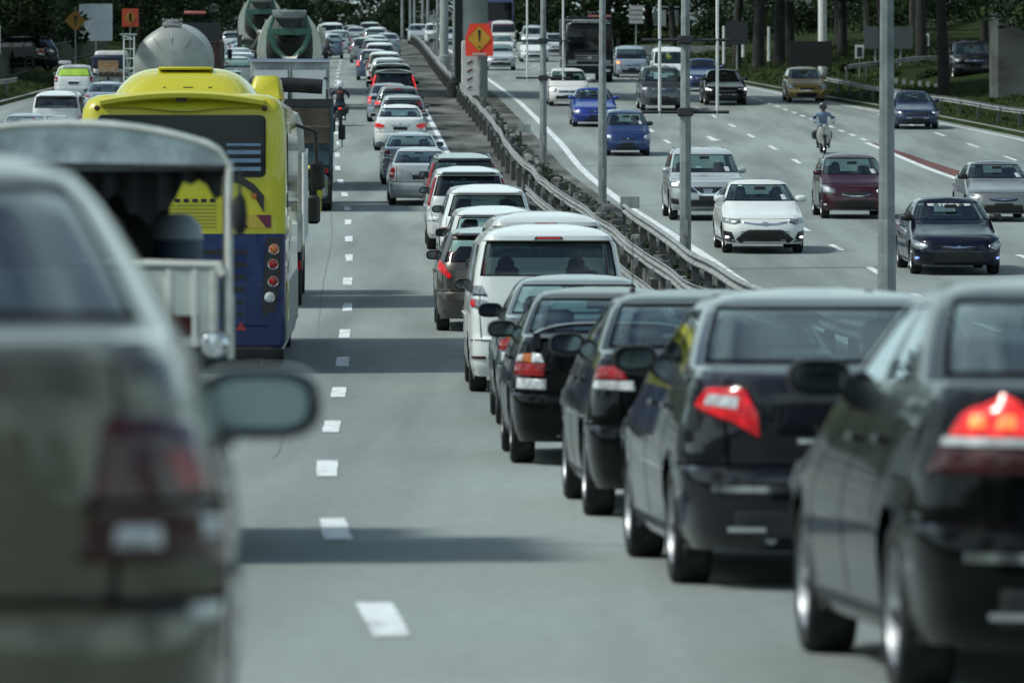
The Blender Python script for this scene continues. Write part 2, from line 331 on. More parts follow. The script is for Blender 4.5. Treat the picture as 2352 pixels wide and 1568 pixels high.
TYPES = {
 'sedan': dict(L=4.4, W=1.70, H=1.47, zb=1.035,
  rear=[(.20,.16),(.28,.05),(.42,.0),(.54,.0),(.585,.012),(.612,.095),(.70,.09),(.80,.082),(.96,.088),(1.03,.11),(1.066,.19),(1.085,.56),(1.22,.90),(1.34,1.20),(1.40,1.38),(1.437,1.62),(1.458,1.88),(1.47,1.95)],
  front=[(.18,.18),(.28,.05),(.42,.0),(.52,.01),(.60,.05),(.68,.10),(.74,.2),(.82,.5),(.90,.83),(.97,1.05),(1.035,1.17),(1.085,1.28),(1.20,1.53),(1.34,1.83),(1.40,1.93),(1.437,2.0),(1.458,2.05),(1.47,2.1)],
  wid=[(.20,.79),(.30,.82),(.45,.842),(.58,.85),(.66,.846),(.74,.836),(.82,.821),(.90,.803),(.97,.785),(1.035,.762),(1.20,.69),(1.34,.62),(1.40,.57),(1.437,.49),(1.458,.34),(1.47,.15)],
  rr=[(.2,.30),(.6,.36),(1.0,.36),(1.08,.26),(1.40,.19),(1.437,.12),(1.458,.06),(1.47,.05)], rf=[(.2,.34),(.6,.40),(.9,.36),(1.03,.26),(1.40,.2),(1.437,.12),(1.458,.06),(1.47,.05)],
  ax=(.93,.85), R=.305, glass=(1.10,1.378,.82), gfront=(1.05,1.378,.86), gside=(1.088,1.36,[(.12,.47),(.505,.93)]), seats=((.25,.38,.62),(-.70,0,.62)), shelf=(-1.30,1.02), dash=(.66,.97)),
 'hatch': dict(L=3.75, W=1.665, H=1.535, zb=1.02,
  rear=[(.20,.12),(.3,.03),(.45,0),(.58,.01),(.62,.045),(.80,.065),(.95,.09),(1.02,.12),(1.2,.22),(1.38,.34),(1.43,.37),(1.45,.33),(1.475,.33),(1.505,.7),(1.525,1.15),(1.535,1.3)],
  front=[(.18,.14),(.28,.04),(.42,0),(.55,.02),(.65,.06),(.75,.14),(.85,.35),(.95,.62),(1.02,.78),(1.2,1.12),(1.38,1.46),(1.43,1.58),(1.45,1.63),(1.475,1.72),(1.505,1.8),(1.525,1.95),(1.535,2.0)],
  wid=[(.20,.77),(.30,.81),(.50,.832),(.75,.832),(.9,.82),(1.02,.79),(1.2,.73),(1.38,.66),(1.45,.61),(1.475,.56),(1.505,.46),(1.525,.3),(1.535,.2)],
  rr=[(.2,.22),(.6,.26),(.98,.24),(1.4,.17),(1.5,.14),(1.535,.1)], rf=[(.2,.28),(.6,.34),(.9,.32),(1.03,.24),(1.45,.18),(1.535,.1)],
  ax=(.66,.72), R=.295, glass=(1.04,1.385,.80), gfront=(1.04,1.42,.86), gside=(1.042,1.40,[(.05,.24),(.28,.58),(.615,.93)]), seats=((.12,.36,.62),(-.78,0,.62)), shelf=None, dash=(.62,.96)),
 'suv': dict(L=4.55, W=1.82, H=1.70, zb=1.10,
  rear=[(.25,.14),(.35,.03),(.5,0),(.66,.0),(.70,.045),(.9,.06),(1.05,.085),(1.10,.10),(1.3,.20),(1.52,.31),(1.555,.33),(1.575,.26),(1.61,.27),(1.65,.6),(1.685,1.4),(1.70,1.5)],
  front=[(.22,.18),(.35,.03),(.5,0),(.68,.02),(.8,.06),(.92,.13),(1.0,.4),(1.06,.82),(1.10,.98),(1.3,1.33),(1.52,1.72),(1.555,1.80),(1.575,1.86),(1.61,1.98),(1.65,2.2),(1.685,2.6),(1.70,2.6)],
  wid=[(.25,.84),(.35,.89),(.6,.91),(.8,.91),(1.0,.89),(1.1,.86),(1.3,.80),(1.52,.735),(1.61,.68),(1.65,.58),(1.685,.38),(1.70,.25)],
  rr=[(.2,.22),(.7,.26),(1.1,.24),(1.5,.18),(1.65,.14),(1.70,.1)], rf=[(.2,.28),(.7,.32),(1.0,.30),(1.1,.24),(1.6,.18),(1.70,.1)],
  ax=(.92,.88), R=.355, glass=(1.12,1.53,.80), gfront=(1.12,1.53,.86), gside=(1.122,1.52,[(.04,.24),(.275,.58),(.615,.93)]), seats=((.25,.40,.72),(-.72,0,.72)), shelf=None, dash=(.80,1.03)),
 'mpv': dict(L=4.85, W=1.83, H=1.92, zb=1.12,
  rear=[(.2,.12),(.3,.03),(.45,0),(.62,0),(.66,.03),(.9,.04),(1.08,.055),(1.12,.065),(1.4,.12),(1.70,.20),(1.735,.22),(1.75,.11),(1.80,.12),(1.865,.4),(1.905,1.2),(1.92,1.3)],
  front=[(.18,.15),(.3,.03),(.45,0),(.6,.02),(.75,.06),(.9,.14),(1.0,.35),(1.08,.58),(1.12,.70),(1.4,1.12),(1.70,1.5),(1.735,1.56),(1.75,1.6),(1.80,1.75),(1.865,2.1),(1.905,2.6),(1.92,2.6)],
  wid=[(.2,.85),(.35,.9),(.6,.915),(.9,.915),(1.1,.90),(1.4,.86),(1.70,.80),(1.80,.73),(1.865,.62),(1.905,.4),(1.92,.25)],
  rr=[(.2,.20),(.7,.22),(1.1,.20),(1.7,.16),(1.85,.14),(1.92,.1)], rf=[(.2,.26),(.7,.30),(1.0,.30),(1.1,.24),(1.7,.18),(1.92,.1)],
  ax=(.98,.90), R=.33, glass=(1.34,1.735,.84), gfront=(1.14,1.70,.86), gside=(1.142,1.69,[(.03,.28),(.31,.62),(.65,.93)]), seats=((.75,.42,.80),(-.2,.42,.80),(-1.2,0,.8)), shelf=None, dash=(1.2,1.05)),
}
TYPES['old'] = dict(TYPES['sedan'], wid=[(.20,.79),(.30,.82),(.45,.842),(.58,.85),(.66,.846),(.74,.836),(.82,.821),(.90,.803),(.97,.785),(1.035,.755),(1.20,.655),(1.34,.56),(1.40,.50),(1.437,.40),(1.458,.26),(1.47,.15)])
def get_shell(ty, L, Wd, H):
    T = TYPES[ty]; return Shell(T['rear'], T['front'], T['wid'], T['rr'], T['rf'], T['L'], (Wd/T['W'], L/T['L'], H/T['H']), T['zb'])

def body_mesh(ty, L, Wd, H):
    T = TYPES[ty]; S = get_shell(ty, L, Wd, H)
    zs = sorted({round(k[0], 4) for k in T['rear']+T['front']+T['wid']} | {T['glass'][0], T['glass'][1], T['gfront'][0], T['gfront'][1], T['gside'][0], T['gside'][1]})
    zs = [z for z in zs if z >= max(T['rear'][0][0], T['front'][0][0])]
    full = []
    for a, b in zip(zs, zs[1:]):
        n = max(1, int((b-a)/.055+.5)); full += [a+(b-a)*i/n for i in range(n)]
    zs = full+[zs[-1]]
    gr, gf, gs = T['glass'], T['gfront'], T['gside']
    eR = sorted({i/9 for i in range(10)} | {gr[2]}); eF = sorted({i/9 for i in range(10)} | {gf[2]})
    vs = sorted({round(i/34, 4) for i in range(1, 34)} | {v for w in gs[2] for v in w})
    cols = [('r', e) for e in eR]+[('s', v) for v in vs]+[('f', e) for e in reversed(eF)]
    def P(c, z): return S.end(c[1], z, c[0] == 'f') if c[0] != 's' else S.sidev(c[1], z)
    sc = S.sc; wy = [(-T['L']/2+T['ax'][0])*sc[1], (T['L']/2-T['ax'][1])*sc[1]]; R = T['R']; Ra = R+.055
    def arch(p):
        for y in wy:
            d = Vector((p.y-y, p.z-R))
            if d.length < Ra and p.z < R+Ra: return y, d
        return None
    pts = [[P(c, z) for c in cols] for z in zs]
    ins = [[arch(p) is not None and cols[j][0] == 's' or (arch(p) is not None and abs(p.x) > .6*Wd/2) for j, p in enumerate(r)] for r in pts]
    keep = []
    def inwin(i, j):
        z0, z1 = zs[i], zs[i+1]; a, b = cols[j], cols[j+1]
        if a[0] == b[0] == 'r' and z0 >= gr[0]-1e-6 and z1 <= gr[1]+1e-6 and max(a[1], b[1]) <= gr[2]+1e-6: return True
        if a[0] == b[0] == 'f' and z0 >= gf[0]-1e-6 and z1 <= gf[1]+1e-6 and max(a[1], b[1]) <= gf[2]+1e-6: return True
        if a[0] == b[0] == 's' and z0 >= gs[0]-1e-6 and z1 <= gs[1]+1e-6 and any(a[1] >= w[0]-1e-4 and b[1] <= w[1]+1e-4 for w in gs[2]): return True
        return False
    for i in range(len(zs)-1):
        for j in range(len(cols)-1):
            if ins[i][j] and ins[i][j+1] and ins[i+1][j] and ins[i+1][j+1]: continue
            if inwin(i, j): continue
            keep.append((i, j))
    for i, r in enumerate(pts):
        for j, p in enumerate(r):
            if ins[i][j]:
                y, d = arch(p)
                if d.length < .02: d = Vector((0, .05))
                d = d.normalized()*Ra; r[j] = Vector((p.x*1.006, y+d.x, R+d.y))
    mb = MB(); n = len(cols); k = mb.mi(PAINT)
    for sg in (1, -1):
        base = len(mb.v)
        for r in pts: mb.v += [(p.x*sg, p.y, p.z) for p in r]
        for i, j in keep:
            a = base+i*n+j; mb.f.append((a, a+1, a+n+1, a+n) if sg > 0 else (a, a+n, a+n+1, a+1)); mb.m.append(k)
    top = pts[-1]
    for j in range(n-1): mb.quad([top[j], top[j+1], (-top[j+1].x, top[j+1].y, top[j+1].z), (-top[j].x, top[j].y, top[j].z)], PAINT)
    for j in range(n-1):           # rolled edge round each arch and sill is dark: inner return
        pass
    return mb.mesh('body', merge=True, ang=32)

def seam_mesh(ty, L, Wd, H):
    T = TYPES[ty]; S = get_shell(ty, L, Wd, H); mb = MB(); zb = T['zb']; bl = M['seal']
    for sg in (1, -1):
        R_ = lambda e, z: S.end(e*sg, z, False); F_ = lambda e, z: S.end(e*sg, z, True); D_ = lambda v, z: S.sidev(v, z, sg)
        patch(mb, R_, [(0,.607),(1,.607)], [(0,.622),(1,.622)], bl, .002, 14, 3)
        if ty in ('sedan', 'old'):
            patch(mb, R_, [(.60,.62),(.66,.97),(.68,1.03)], [(.612,.62),(.672,.97),(.692,1.03)], bl, .002, 8, 3)
        else:
            patch(mb, R_, [(.76,.64),(.80,zb)], [(.768,.64),(.808,zb)], bl, .0035, 12, 3)
        patch(mb, F_, [(0,T['front'][6][0]-.035),(.9,T['front'][6][0]-.02)], [(0,T['front'][6][0]-.027),(.9,T['front'][6][0]-.012)], bl, .002, 12, 3)
        for v in (.22, .49, .78):
            patch(mb, D_, [(v,.30),(v+.002,zb)], [(v+.003,.30),(v+.005,zb)], bl, .002, 12, 3)
        patch(mb, D_, [(.02,.24),(.98,.24)], [(.02,.29),(.98,.29)], M['dark'], .004, 20, 3)
        for v in (.30, .56):        # door handles
            p = D_(v, .88); mb.box((p.x+.018*sg, p.y, p.z), (.03, .17, .03), PAINT, bev=.008)
    return mb.mesh('trim')

def glass_mesh(ty, L, Wd, H, which):
    T = TYPES[ty]; S = get_shell(ty, L, Wd, H); mb = MB(); ins = .008
    if which in ('rear', 'front'):
        z0, z1, e1 = T['glass'] if which == 'rear' else T['gfront']; f = which == 'front'
        es = [-e1+2*e1*i/26 for i in range(27)]
        zz = [z0+(z1-z0)*i/8 for i in range(9)]
        rows = []
        for z in zz:
            row = []
            for e in es:
                p = S.end(e, z, f); c = Vector((0, p.y*.4, p.z)); row.append(p-(p-c).normalized()*ins)
            rows.append(row)
        mb.grid(rows, M['glass'])
        # black printed border
        for a, b in (((-e1, z0), (e1, z0)), ((-e1, z1), (e1, z1))):
            dz = .018 if a[1] == z0 else -.02
            rows = [[(lambda p: p-(p-Vector((0, p.y*.4, p.z))).normalized()*(ins-.002))(S.end(e, zq, f)) for e in es] for zq in (a[1], a[1]+dz)]
            mb.grid(rows, M['seal'])
        for sg in (-1, 1):
            rows = [[(lambda p: p-(p-Vector((0, p.y*.4, p.z))).normalized()*(ins-.002))(S.end(sg*e, z, f)) for z in zz] for e in (e1, e1-.026)]
            mb.grid(rows, M['seal'])
    else:
        v0, v1, sg = which; z0, z1, _ = T['gside']
        rows = [[S.sidev(v0+(v1-v0)*i/8, z0+(z1-z0)*k/5, sg)-Vector((sg*ins, 0, 0)) for i in range(9)] for k in range(6)]
        mb.grid(rows, M['glass'])
    return mb.mesh('glass', ang=60)

def under_mesh(ty, L, Wd, H):
    T = TYPES[ty]; mb = MB(); sc = get_shell(ty, L, Wd, H).sc; R = T['R']
    mb.box((0, 0, .40), (Wd-.56, L-.55, .34), M['under'], bev=.05)
    mb.box((0, 0, .36), (Wd-.14, L-2*(T['ax'][0]+R+.12)*sc[1], .22), M['under'])
    for y in ((-T['L']/2+T['ax'][0])*sc[1], (T['L']/2-T['ax'][1])*sc[1]):
        for sg in (1, -1):
            rows = []
            for x in (Wd/2-.05, Wd/2-.34):
                rows.append([(sg*x, y+(R+.05)*math.cos(a), R+(R+.05)*math.sin(a)) for a in [math.pi*(i/12*1.16-.08) for i in range(13)]])
            mb.grid(rows, M['under'])
    mb.tube([(-.45, -L/2+.1, .27), (-.45, -L/2+.55, .27)], .032, M['steel']); mb.box((.2, -L/2+.35, .24), (.5, .25, .12), M['under'], bev=.03)
    return mb.mesh('underbody')

def cabin_mesh(ty, L, Wd, H):
    T = TYPES[ty]; mb = MB(); w = Wd-.30; sc = get_shell(ty, L, Wd, H).sc; zb = T['zb']*sc[2]
    mb.box((0, .1*sc[1], .50), (w, (T['L']-1.5)*sc[1], .04), M['interior'])
    if T['shelf']: mb.box((0, T['shelf'][0]*sc[1]+.05, T['shelf'][1]), (w-.05, .50, .03), M['interior'])
    y, z = T['dash'][0]*sc[1], T['dash'][1]*sc[2]
    mb.box((0, y, z-.12), (w, .42, .26), M['interior'], bev=.07)
    mb.tube([(.36+.18*math.cos(a), y-.32+.06*math.sin(a), z-.02+.17*math.sin(a)) for a in [2*math.pi*i/16 for i in range(17)]], .014, M['black'], 6)
    mb.box((0, T['dash'][0]*sc[1]-.05, (T['glass'][1]-.07)*sc[2]), (.24, .03, .07), M['black'], bev=.01)      # inside mirror
    return mb.mesh('cabin_trim')
def seat_mesh(wd, h):
    mb = MB(); m = M['seat']
    mb.box((0, .1, .42), (wd, .5, .16), m, bev=.05)
    R = Matrix.Rotation(math.radians(14), 3, 'X')
    mb.box((0, -.16, .42+.33), (wd, .15, .56), m, rot=R, taper=.86, bev=.05)
    for x in ((0,) if wd < .7 else (-wd*.33, wd*.33)):
        mb.box((x, -.26, .42+.72), (.26, .11, .18), m, rot=R, bev=.04); mb.tube([(x, -.24, 1.0), (x, -.25, 1.1)], .02, m, 6)
    return mb.mesh('seat')
def wheel_mesh(R, wdt):
    mb = MB(); h = wdt/2; r = R
    mb.lathe([(r*.66,-h*.8),(r*.78,-h*.98),(r*.93,-h*.96),(r*.985,-h*.8),(r,-h*.5),(r,h*.5),(r*.985,h*.8),(r*.93,h*.96),(r*.78,h*.98),(r*.66,h*.8)], M['rubber'], axis='X', n=36)
    for x in (-.35, 0, .35): mb.lathe([(r*1.0015,h*(x-.03)),(r*.985,h*x),(r*1.0015,h*(x+.03))], M['under'], axis='X', n=36)
    return mb.mesh('tyre')
def rim_mesh(R, wdt, style=0):
    mb = MB(); h = wdt/2; r = R*.68; A = M['alloy']
    mb.lathe([(r,-h*.8),(r*.97,-h*.9),(r*.9,-h*.6),(r*.86,h*.1),(r*.9,h*.6),(r*.97,h*.9),(r,h*.8)], A, axis='X', n=36)
    mb.lathe([(r*.88,0),(.02,0)], M['under'], axis='X', n=24)
    for sg in (1, -1):
        mb.lathe([(r*.2,h*.62*sg),(r*.16,h*.72*sg),(.004,h*.74*sg)], A, axis='X', n=16)
        for k in range(5 if style == 0 else 10):
            a = 2*math.pi*k/(5 if style == 0 else 10); wd_ = .055 if style == 0 else .026
            u = Vector((0, math.cos(a), math.sin(a))); v = Vector((0, -math.sin(a), math.cos(a)))
            rows = []
            for q, ww, xx in ((.1, 1.0, .66), (.5, .8, .64), (.93, 1.15, .78)):
                c = u*r*q
                rows.append([c+v*wd_*ww*s2+Vector((sg*h*(xx+dx), 0, 0)) for s2, dx in ((-.5,-.14),(-.35,0),(.35,0),(.5,-.14))])
            mb.grid(rows, A)
    return mb.mesh('rim')
def mirror_mesh():
    mb = MB()
    rows = []
    for y, k in ((-.045,.80),(-.05,.88),(-.045,.96),(-.02,1.0),(.03,.93),(.07,.7),(.09,.3)):
        rows.append([(.125*k*(math.copysign(abs(math.cos(a))**.6, math.cos(a))), y, .075*k*(math.copysign(abs(math.sin(a))**.7, math.sin(a)))) for a in [2*math.pi*i/20 for i in range(20)]])
    mb.grid(rows, PAINT, close=True); mb.quad(rows[-1], PAINT)
    mb.tube([(-.10, .02, -.04), (-.19, .03, -.06)], .028, M['black'], 8)
    return mb.mesh('wing_mirror')
def mirror_glass_mesh():
    mb = MB(); mb.quad([(.098*(math.copysign(abs(math.cos(a))**.6, math.cos(a))), -.052, .051*(math.copysign(abs(math.sin(a))**.7, math.sin(a)))) for a in [2*math.pi*i/20 for i in range(20)]], M['mirror'])
    return mb.mesh('mirror_glass')

# lamp outlines: (material, lower border, upper border, stand-off, dome); z in the body type's own metres
REAR = {
 'wrap':  [('red', [(.56,.74),(.90,.75)], [(.56,.85),(.92,.86)], .012,.01), ('orange', [(.69,.855),(.80,.86)], [(.70,.935),(.79,.93)], .013,.01), ('clear', [(.57,.855),(.685,.855)], [(.61,.93),(.695,.94)], .012,.01), ('clear', [(.805,.86),(.93,.865)], [(.795,.93),(.88,.915)], .012,.01), ('clear', [(.54,.63),(.84,.64)], [(.54,.72),(.84,.73)], .006,.004)],  # lowest clear patch stands in for a reflection on the bumper
 'swept': [('red', [(.50,.80),(.66,.73),(1.0,.80)], [(.50,.86),(.70,.91),(1.0,.91)], .014,.012), ('clear', [(.60,.755),(.80,.755)], [(.60,.785),(.80,.79)], .017,.004)],
 'wedge': [('darkred', [(.455,.73),(.60,.805),(.87,.885)], [(.475,.87),(.56,1.005),(.80,1.0)], .006,.0), ('red', [(.465,.745),(.60,.82),(.85,.895)], [(.485,.86),(.565,.99),(.78,.985)], .014,.012), ('clear', [(.575,.88),(.76,.90)], [(.575,.945),(.74,.955)], .028,.006)],
 'peak':  [('orange_on', [(.545,.925),(.60,.925)], [(.55,.965),(.595,.965)], .034,.006), ('orange_on', [(.635,.925),(.69,.925)], [(.64,.965),(.685,.965)], .034,.006), ('red', [(.44,.90),(.78,.905)], [(.54,1.01),(.62,1.04),(.74,.97)], .014,.016), ('clear', [(.42,.865),(.81,.87)], [(.43,.895),(.80,.90)], .016,.002), ('darkred', [(.38,.77),(.86,.78)], [(.40,.86),(.82,.865)], .014,.008)],
 'two':   [('red', [(.60,.90),(.92,.90)], [(.66,.99),(.90,.985)], .013,.01), ('clear', [(.54,.83),(.90,.84)], [(.56,.895),(.90,.895)], .015,.006)],
 'blockl':[('darkred', [(.54,.68),(.95,.68)], [(.63,.93),(.88,.93)], .013,.01), ('clear', [(.60,.705),(.70,.705)], [(.61,.745),(.70,.745)], .022,.006), ('clear', [(.81,.72),(.88,.72)], [(.81,.76),(.87,.76)], .022,.004), ('red', [(.76,.80),(.87,.80)], [(.73,.87),(.82,.88)], .024,.004), ('seal', [(.56,.775),(.93,.775)], [(.565,.79),(.925,.79)], .024,0)],
 'round': [('red', [(.70,.72),(.96,.74)], [(.72,.99),(.95,.99)], .014,.016), ('clear', [(.74,.80),(.90,.80)], [(.74,.86),(.90,.86)], .026,.006)],
 'pillar':[('red', [(.84,.92),(1.0,.92)], [(.84,1.50),(.97,1.50)], .014,.01), ('clear', [(.82,.82),(1.0,.83)], [(.82,.915),(1.0,.915)], .012,.006)],
 'van':   [('red', [(.88,.95),(1.0,.95)], [(.88,1.28),(1.0,1.28)], .014,.01), ('clear', [(.88,.86),(1.0,.86)], [(.88,.945),(1.0,.945)], .012,.004)],
 'luxe':  [('lampbox', [(.72,1.13),(.96,1.13)], [(.79,1.235),(.96,1.235)], .012,.006), ('lampbox', [(.60,.955),(.70,.93),(.97,1.01)], [(.66,1.03),(.74,1.075),(.97,1.09)], .012,.006), ('red', [(.85,.985),(.955,1.01)], [(.85,1.07),(.955,1.075)], .020,.004), ('seal', [(.71,1.12),(.975,1.12)], [(.71,1.128),(.975,1.128)], .006,0), ('seal', [(.59,.945),(.98,.995)], [(.59,.953),(.98,1.003)], .006,0)],
 'tall':  [('red', [(.72,.78),(1.0,.80)], [(.70,1.02),(1.0,1.02)], .014,.012), ('clear', [(.76,.84),(.90,.84)], [(.76,.90),(.90,.90)], .024,.004)],
 'vee':   [('red', [(.66,.80),(.84,.90),(1.0,.96)], [(.62,.84),(.80,1.02),(1.0,1.08)], .014,.008)],
}
def lamp_mesh(ty, L, Wd, H, style, sg, front=False):
    S = get_shell(ty, L, Wd, H); mb = MB()
    for mk, bo, to, off, dome in (FRONT if front else REAR)[style]:
        patch(mb, lambda e, z: S.end(e*sg, z, front), bo, to, M[mk], off, 9, 6, dome)
    return mb.mesh('lamp', ang=50)
# headlamp: bowl with a clear cover and reflector rings
FRONT = {
 'slim':  [('lampbox', [(.50,.66),(.62,.60),(1.0,.66)], [(.46,.70),(.64,.705),(1.0,.765)], .010,.006), ('clear', [(.70,.645),(.80,.65)], [(.70,.70),(.80,.71)], .022,.008), ('black', [(.46,.655),(.60,.60)], [(.47,.665),(.61,.612)], .014,0)],
 'big':   [('lampbox', [(.50,.62),(.70,.585),(.98,.65)], [(.50,.70),(.66,.785),(.98,.83)], .010,.02), ('clear', [(.62,.63),(.80,.64)], [(.62,.75),(.80,.76)], .026,.016)],
 'round': [('clear', [(.58,.60),(.74,.585),(1.0,.62)], [(.58,.70),(.72,.735),(1.0,.735)], .012,.03), ('lampbox', [(.66,.62),(.80,.625)], [(.66,.70),(.80,.705)], .038,.008)],
 'rect':  [('lampbox', [(.56,.61),(1.0,.62)], [(.56,.71),(1.0,.72)], .012,.01), ('orange', [(.90,.62),(1.0,.62)], [(.90,.71),(1.0,.71)], .018,.006)],
 'wedge': [('lampbox', [(.54,.56),(.66,.50),(.98,.57)], [(.54,.60),(.72,.67),(.98,.71)], .012,.014), ('clear', [(.64,.555),(.78,.56)], [(.64,.62),(.78,.63)], .026,.01)],
 'suvl':  [('lampbox', [(.58,.80),(.70,.77),(1.0,.82)], [(.58,.88),(.72,.915),(1.0,.955)], .012,.014), ('clear', [(.68,.815),(.82,.82)], [(.68,.88),(.82,.89)], .026,.012)],
 'mpvl':  [('lampbox', [(.60,.74),(1.0,.76)], [(.60,.86),(1.0,.92)], .012,.014), ('clear', [(.68,.77),(.82,.78)], [(.68,.85),(.82,.86)], .026,.01)],
}
def face_mesh(ty, L, Wd, H, style):
    """grille, intakes, chrome of a front end, or plate garnish and reflectors of a rear end"""
    S = get_shell(ty, L, Wd, H); mb = MB(); k = dict(suv=.22, mpv=.15).get(ty, 0)
    F = lambda x, z: S.end(S.ex(x, z, True), z, True)
    R = lambda x, z: S.end(S.ex(x, z, False), z, False)
    bl, ch = M['black'], M['chrome']
    def bars(S_, x0, x1, zz, mat, off, t=.012):
        for z in zz: patch(mb, S_, [(x0, z), (x1, z)], [(x0, z+t), (x1, z+t)], mat, off, 12, 3)
    if style == 'vios':
        patch(mb, F, [(-.50,.225),(.50,.225)], [(-.60,.30),(-.36,.50),(.36,.50),(.60,.30)], bl, .006, 20, 6)
        patch(mb, F, [(-.45,.232),(.45,.232)], [(-.45,.262),(.45,.262)], M['white'], .012, 12, 3); bars(F, -.50, .50, (.33,.37,.41,.45), M['dark'], .012)
        patch(mb, F, [(-.46,.630),(-.2,.595),(0,.59),(.2,.595),(.46,.630)], [(-.46,.665),(-.2,.625),(0,.62),(.2,.625),(.46,.665)], ch, .012, 24, 4)
        patch(mb, F, [(-.055,.585),(.055,.585)], [(-.055,.65),(.055,.65)], M['alloy'], .02, 8, 4)
        for s in (1, -1): patch(mb, lambda e, z: S.end(e*s, z, True), [(.60,.235),(.96,.26)], [(.66,.45),(.98,.48)], bl, .006, 8, 4)
    elif style == 'vgrille':
        patch(mb, F, [(-.58,.70),(-.3,.66),(.3,.66),(.58,.70)], [(-.60,.80),(.60,.80)], bl, .008, 20, 5)
        for s in (1, -1): patch(mb, F, [(s*.12,.60),(s*.36,.80)], [(s*.17,.60),(s*.41,.80)], ch, .02, 10, 3)
        patch(mb, F, [(-.15,.595),(.15,.595)], [(-.14,.635),(.14,.635)], ch, .02, 8, 3); patch(mb, F, [(-.10,.65),(.10,.65)], [(-.12,.76),(.12,.76)], M['lampbox'], .018, 8, 3)
        patch(mb, F, [(-.52,.33),(.52,.33)], [(-.60,.50),(.60,.50)], bl, .006, 18, 5); patch(mb, F, [(-.56,.285),(.56,.285)], [(-.56,.315),(.56,.315)], ch, .014, 14, 3)
        for s in (1, -1): patch(mb, lambda e, z: S.end(e*s, z, True), [(.66,.38),(.92,.41)], [(.68,.52),(.94,.54)], bl, .006, 8, 4)
    elif style == 'smile':
        patch(mb, F, [(-.30,.58),(-.12,.555),(.12,.555),(.30,.58)], [(-.34,.645),(.34,.645)], bl, .006, 16, 4)
        patch(mb, F, [(-.34,.575),(-.13,.54),(.13,.54),(.34,.575)], [(-.34,.59),(-.13,.555),(.13,.555),(.34,.59)], ch, .012, 16, 3)
        patch(mb, F, [(-.40,.25),(.40,.25)], [(-.46,.46),(.46,.46)], bl, .006, 16, 5); patch(mb, F, [(-.55,.20),(.55,.20)], [(-.58,.225),(.58,.225)], M['alloy'], .006, 12, 3)
    elif style == 'wing':
        patch(mb, F, [(-.30,.525),(-.08,.50),(.08,.50),(.30,.525)], [(-.36,.585),(.36,.585)], bl, .006, 16, 4)
        patch(mb, F, [(-.28,.562),(0,.525),(.28,.562)], [(-.28,.572),(0,.56),(.28,.572)], ch, .016, 16, 3); patch(mb, F, [(-.035,.525),(.035,.525)], [(-.035,.58),(.035,.58)], ch, .024, 6, 3)
        patch(mb, F, [(-.50,.24),(.50,.24)], [(-.44,.42),(.44,.42)], bl, .006, 16, 5)
    elif style == 'barg':
        patch(mb, F, [(-.44,.56+k),(.44,.56+k)], [(-.44,.66+k),(.44,.66+k)], bl, .006, 16, 4); bars(F, -.42, .42, (.585+k,.625+k), ch, .014)
        patch(mb, F, [(-.06,.58+k),(.06,.58+k)], [(-.06,.65+k),(.06,.65+k)], ch, .022, 6, 3); patch(mb, F, [(-.55,.30),(.55,.30)], [(-.55,.44+k*.4),(.55,.44+k*.4)], bl, .006, 14, 5)
    elif style == 'lowbar':
        patch(mb, F, [(-.40,.57),(.40,.57)], [(-.40,.66),(.40,.66)], bl, .006, 14, 4); patch(mb, F, [(-.42,.44),(.42,.44)], [(-.42,.475),(.42,.475)], M['alloy'], .012, 14, 3); patch(mb, F, [(-.45,.26),(.45,.26)], [(-.45,.38),(.45,.38)], bl, .006, 14, 4)
    elif style == 'oval':
        patch(mb, F, [(-.24,.57),(-.1,.55),(.1,.55),(.24,.57)], [(-.26,.62),(.26,.62)], bl, .006, 14, 4); patch(mb, F, [(-.035,.57),(.035,.57)], [(-.035,.62),(.035,.62)], ch, .018, 6, 3); patch(mb, F, [(-.36,.22),(.36,.22)], [(-.40,.34),(.40,.34)], bl, .006, 14, 4)
    elif style == 'r_plain':
        z = .68+k; patch(mb, R, [(-.30,z-.02),(.30,z-.02)], [(-.30,z+.145),(.30,z+.145)], PAINT, -.004, 8, 3); patch(mb, R, [(-.30,z+.145),(.30,z+.145)], [(-.31,z+.175),(.31,z+.175)], ch, .012, 10, 3)
        patch(mb, R, [(-.045,z+.20),(.045,z+.20)], [(-.045,z+.245),(.045,z+.245)], ch, .010, 6, 4)
    elif style == 'r_chrome':          # chrome strip low on the bumper
        patch(mb, R, [(-.72,.485),(.72,.485)], [(-.72,.52),(.72,.52)], ch, .018, 20, 4); patch(mb, R, [(-.60,.27),(.60,.27)], [(-.60,.40),(.60,.40)], M['dark'], .006, 12, 4)
        for s in (1, -1): patch(mb, R, [(s*.45,.30),(s*.63,.30)], [(s*.45,.325),(s*.63,.325)], ch, .016, 8, 3)
        patch(mb, R, [(-.30,.72),(.30,.72)], [(-.30,.745),(.30,.745)], ch, .012, 10, 3)
    elif style == 'r_refl':
        for s in (1, -1): patch(mb, lambda e, z: S.end(e*s, z, False), [(.72,.40),(.96,.40)], [(.72,.435),(.96,.435)], M['darkred'], .012, 8, 3)
        patch(mb, R, [(-.48,.24),(.48,.24)], [(-.48,.34),(.48,.34)], M['dark'], .006, 12, 4); patch(mb, R, [(-.40,1.04),(.40,1.04)], [(-.40,1.07),(.40,1.07)], ch, .014, 10, 3)
    return mb.mesh('grille' if not style.startswith('r_') else 'rear_trim', ang=50)
def plate_mesh(ty, L, Wd, H, z, front):
    S = get_shell(ty, L, Wd, H); mb = MB()
    P = lambda x, zz: S.end(S.ex(x, zz, front), zz, front)
    patch(mb, P, [(-.22,z),(.22,z)], [(-.22,z+.11),(.22,z+.11)], M['plate'], .022, 6, 3); return mb.mesh('number_plate')
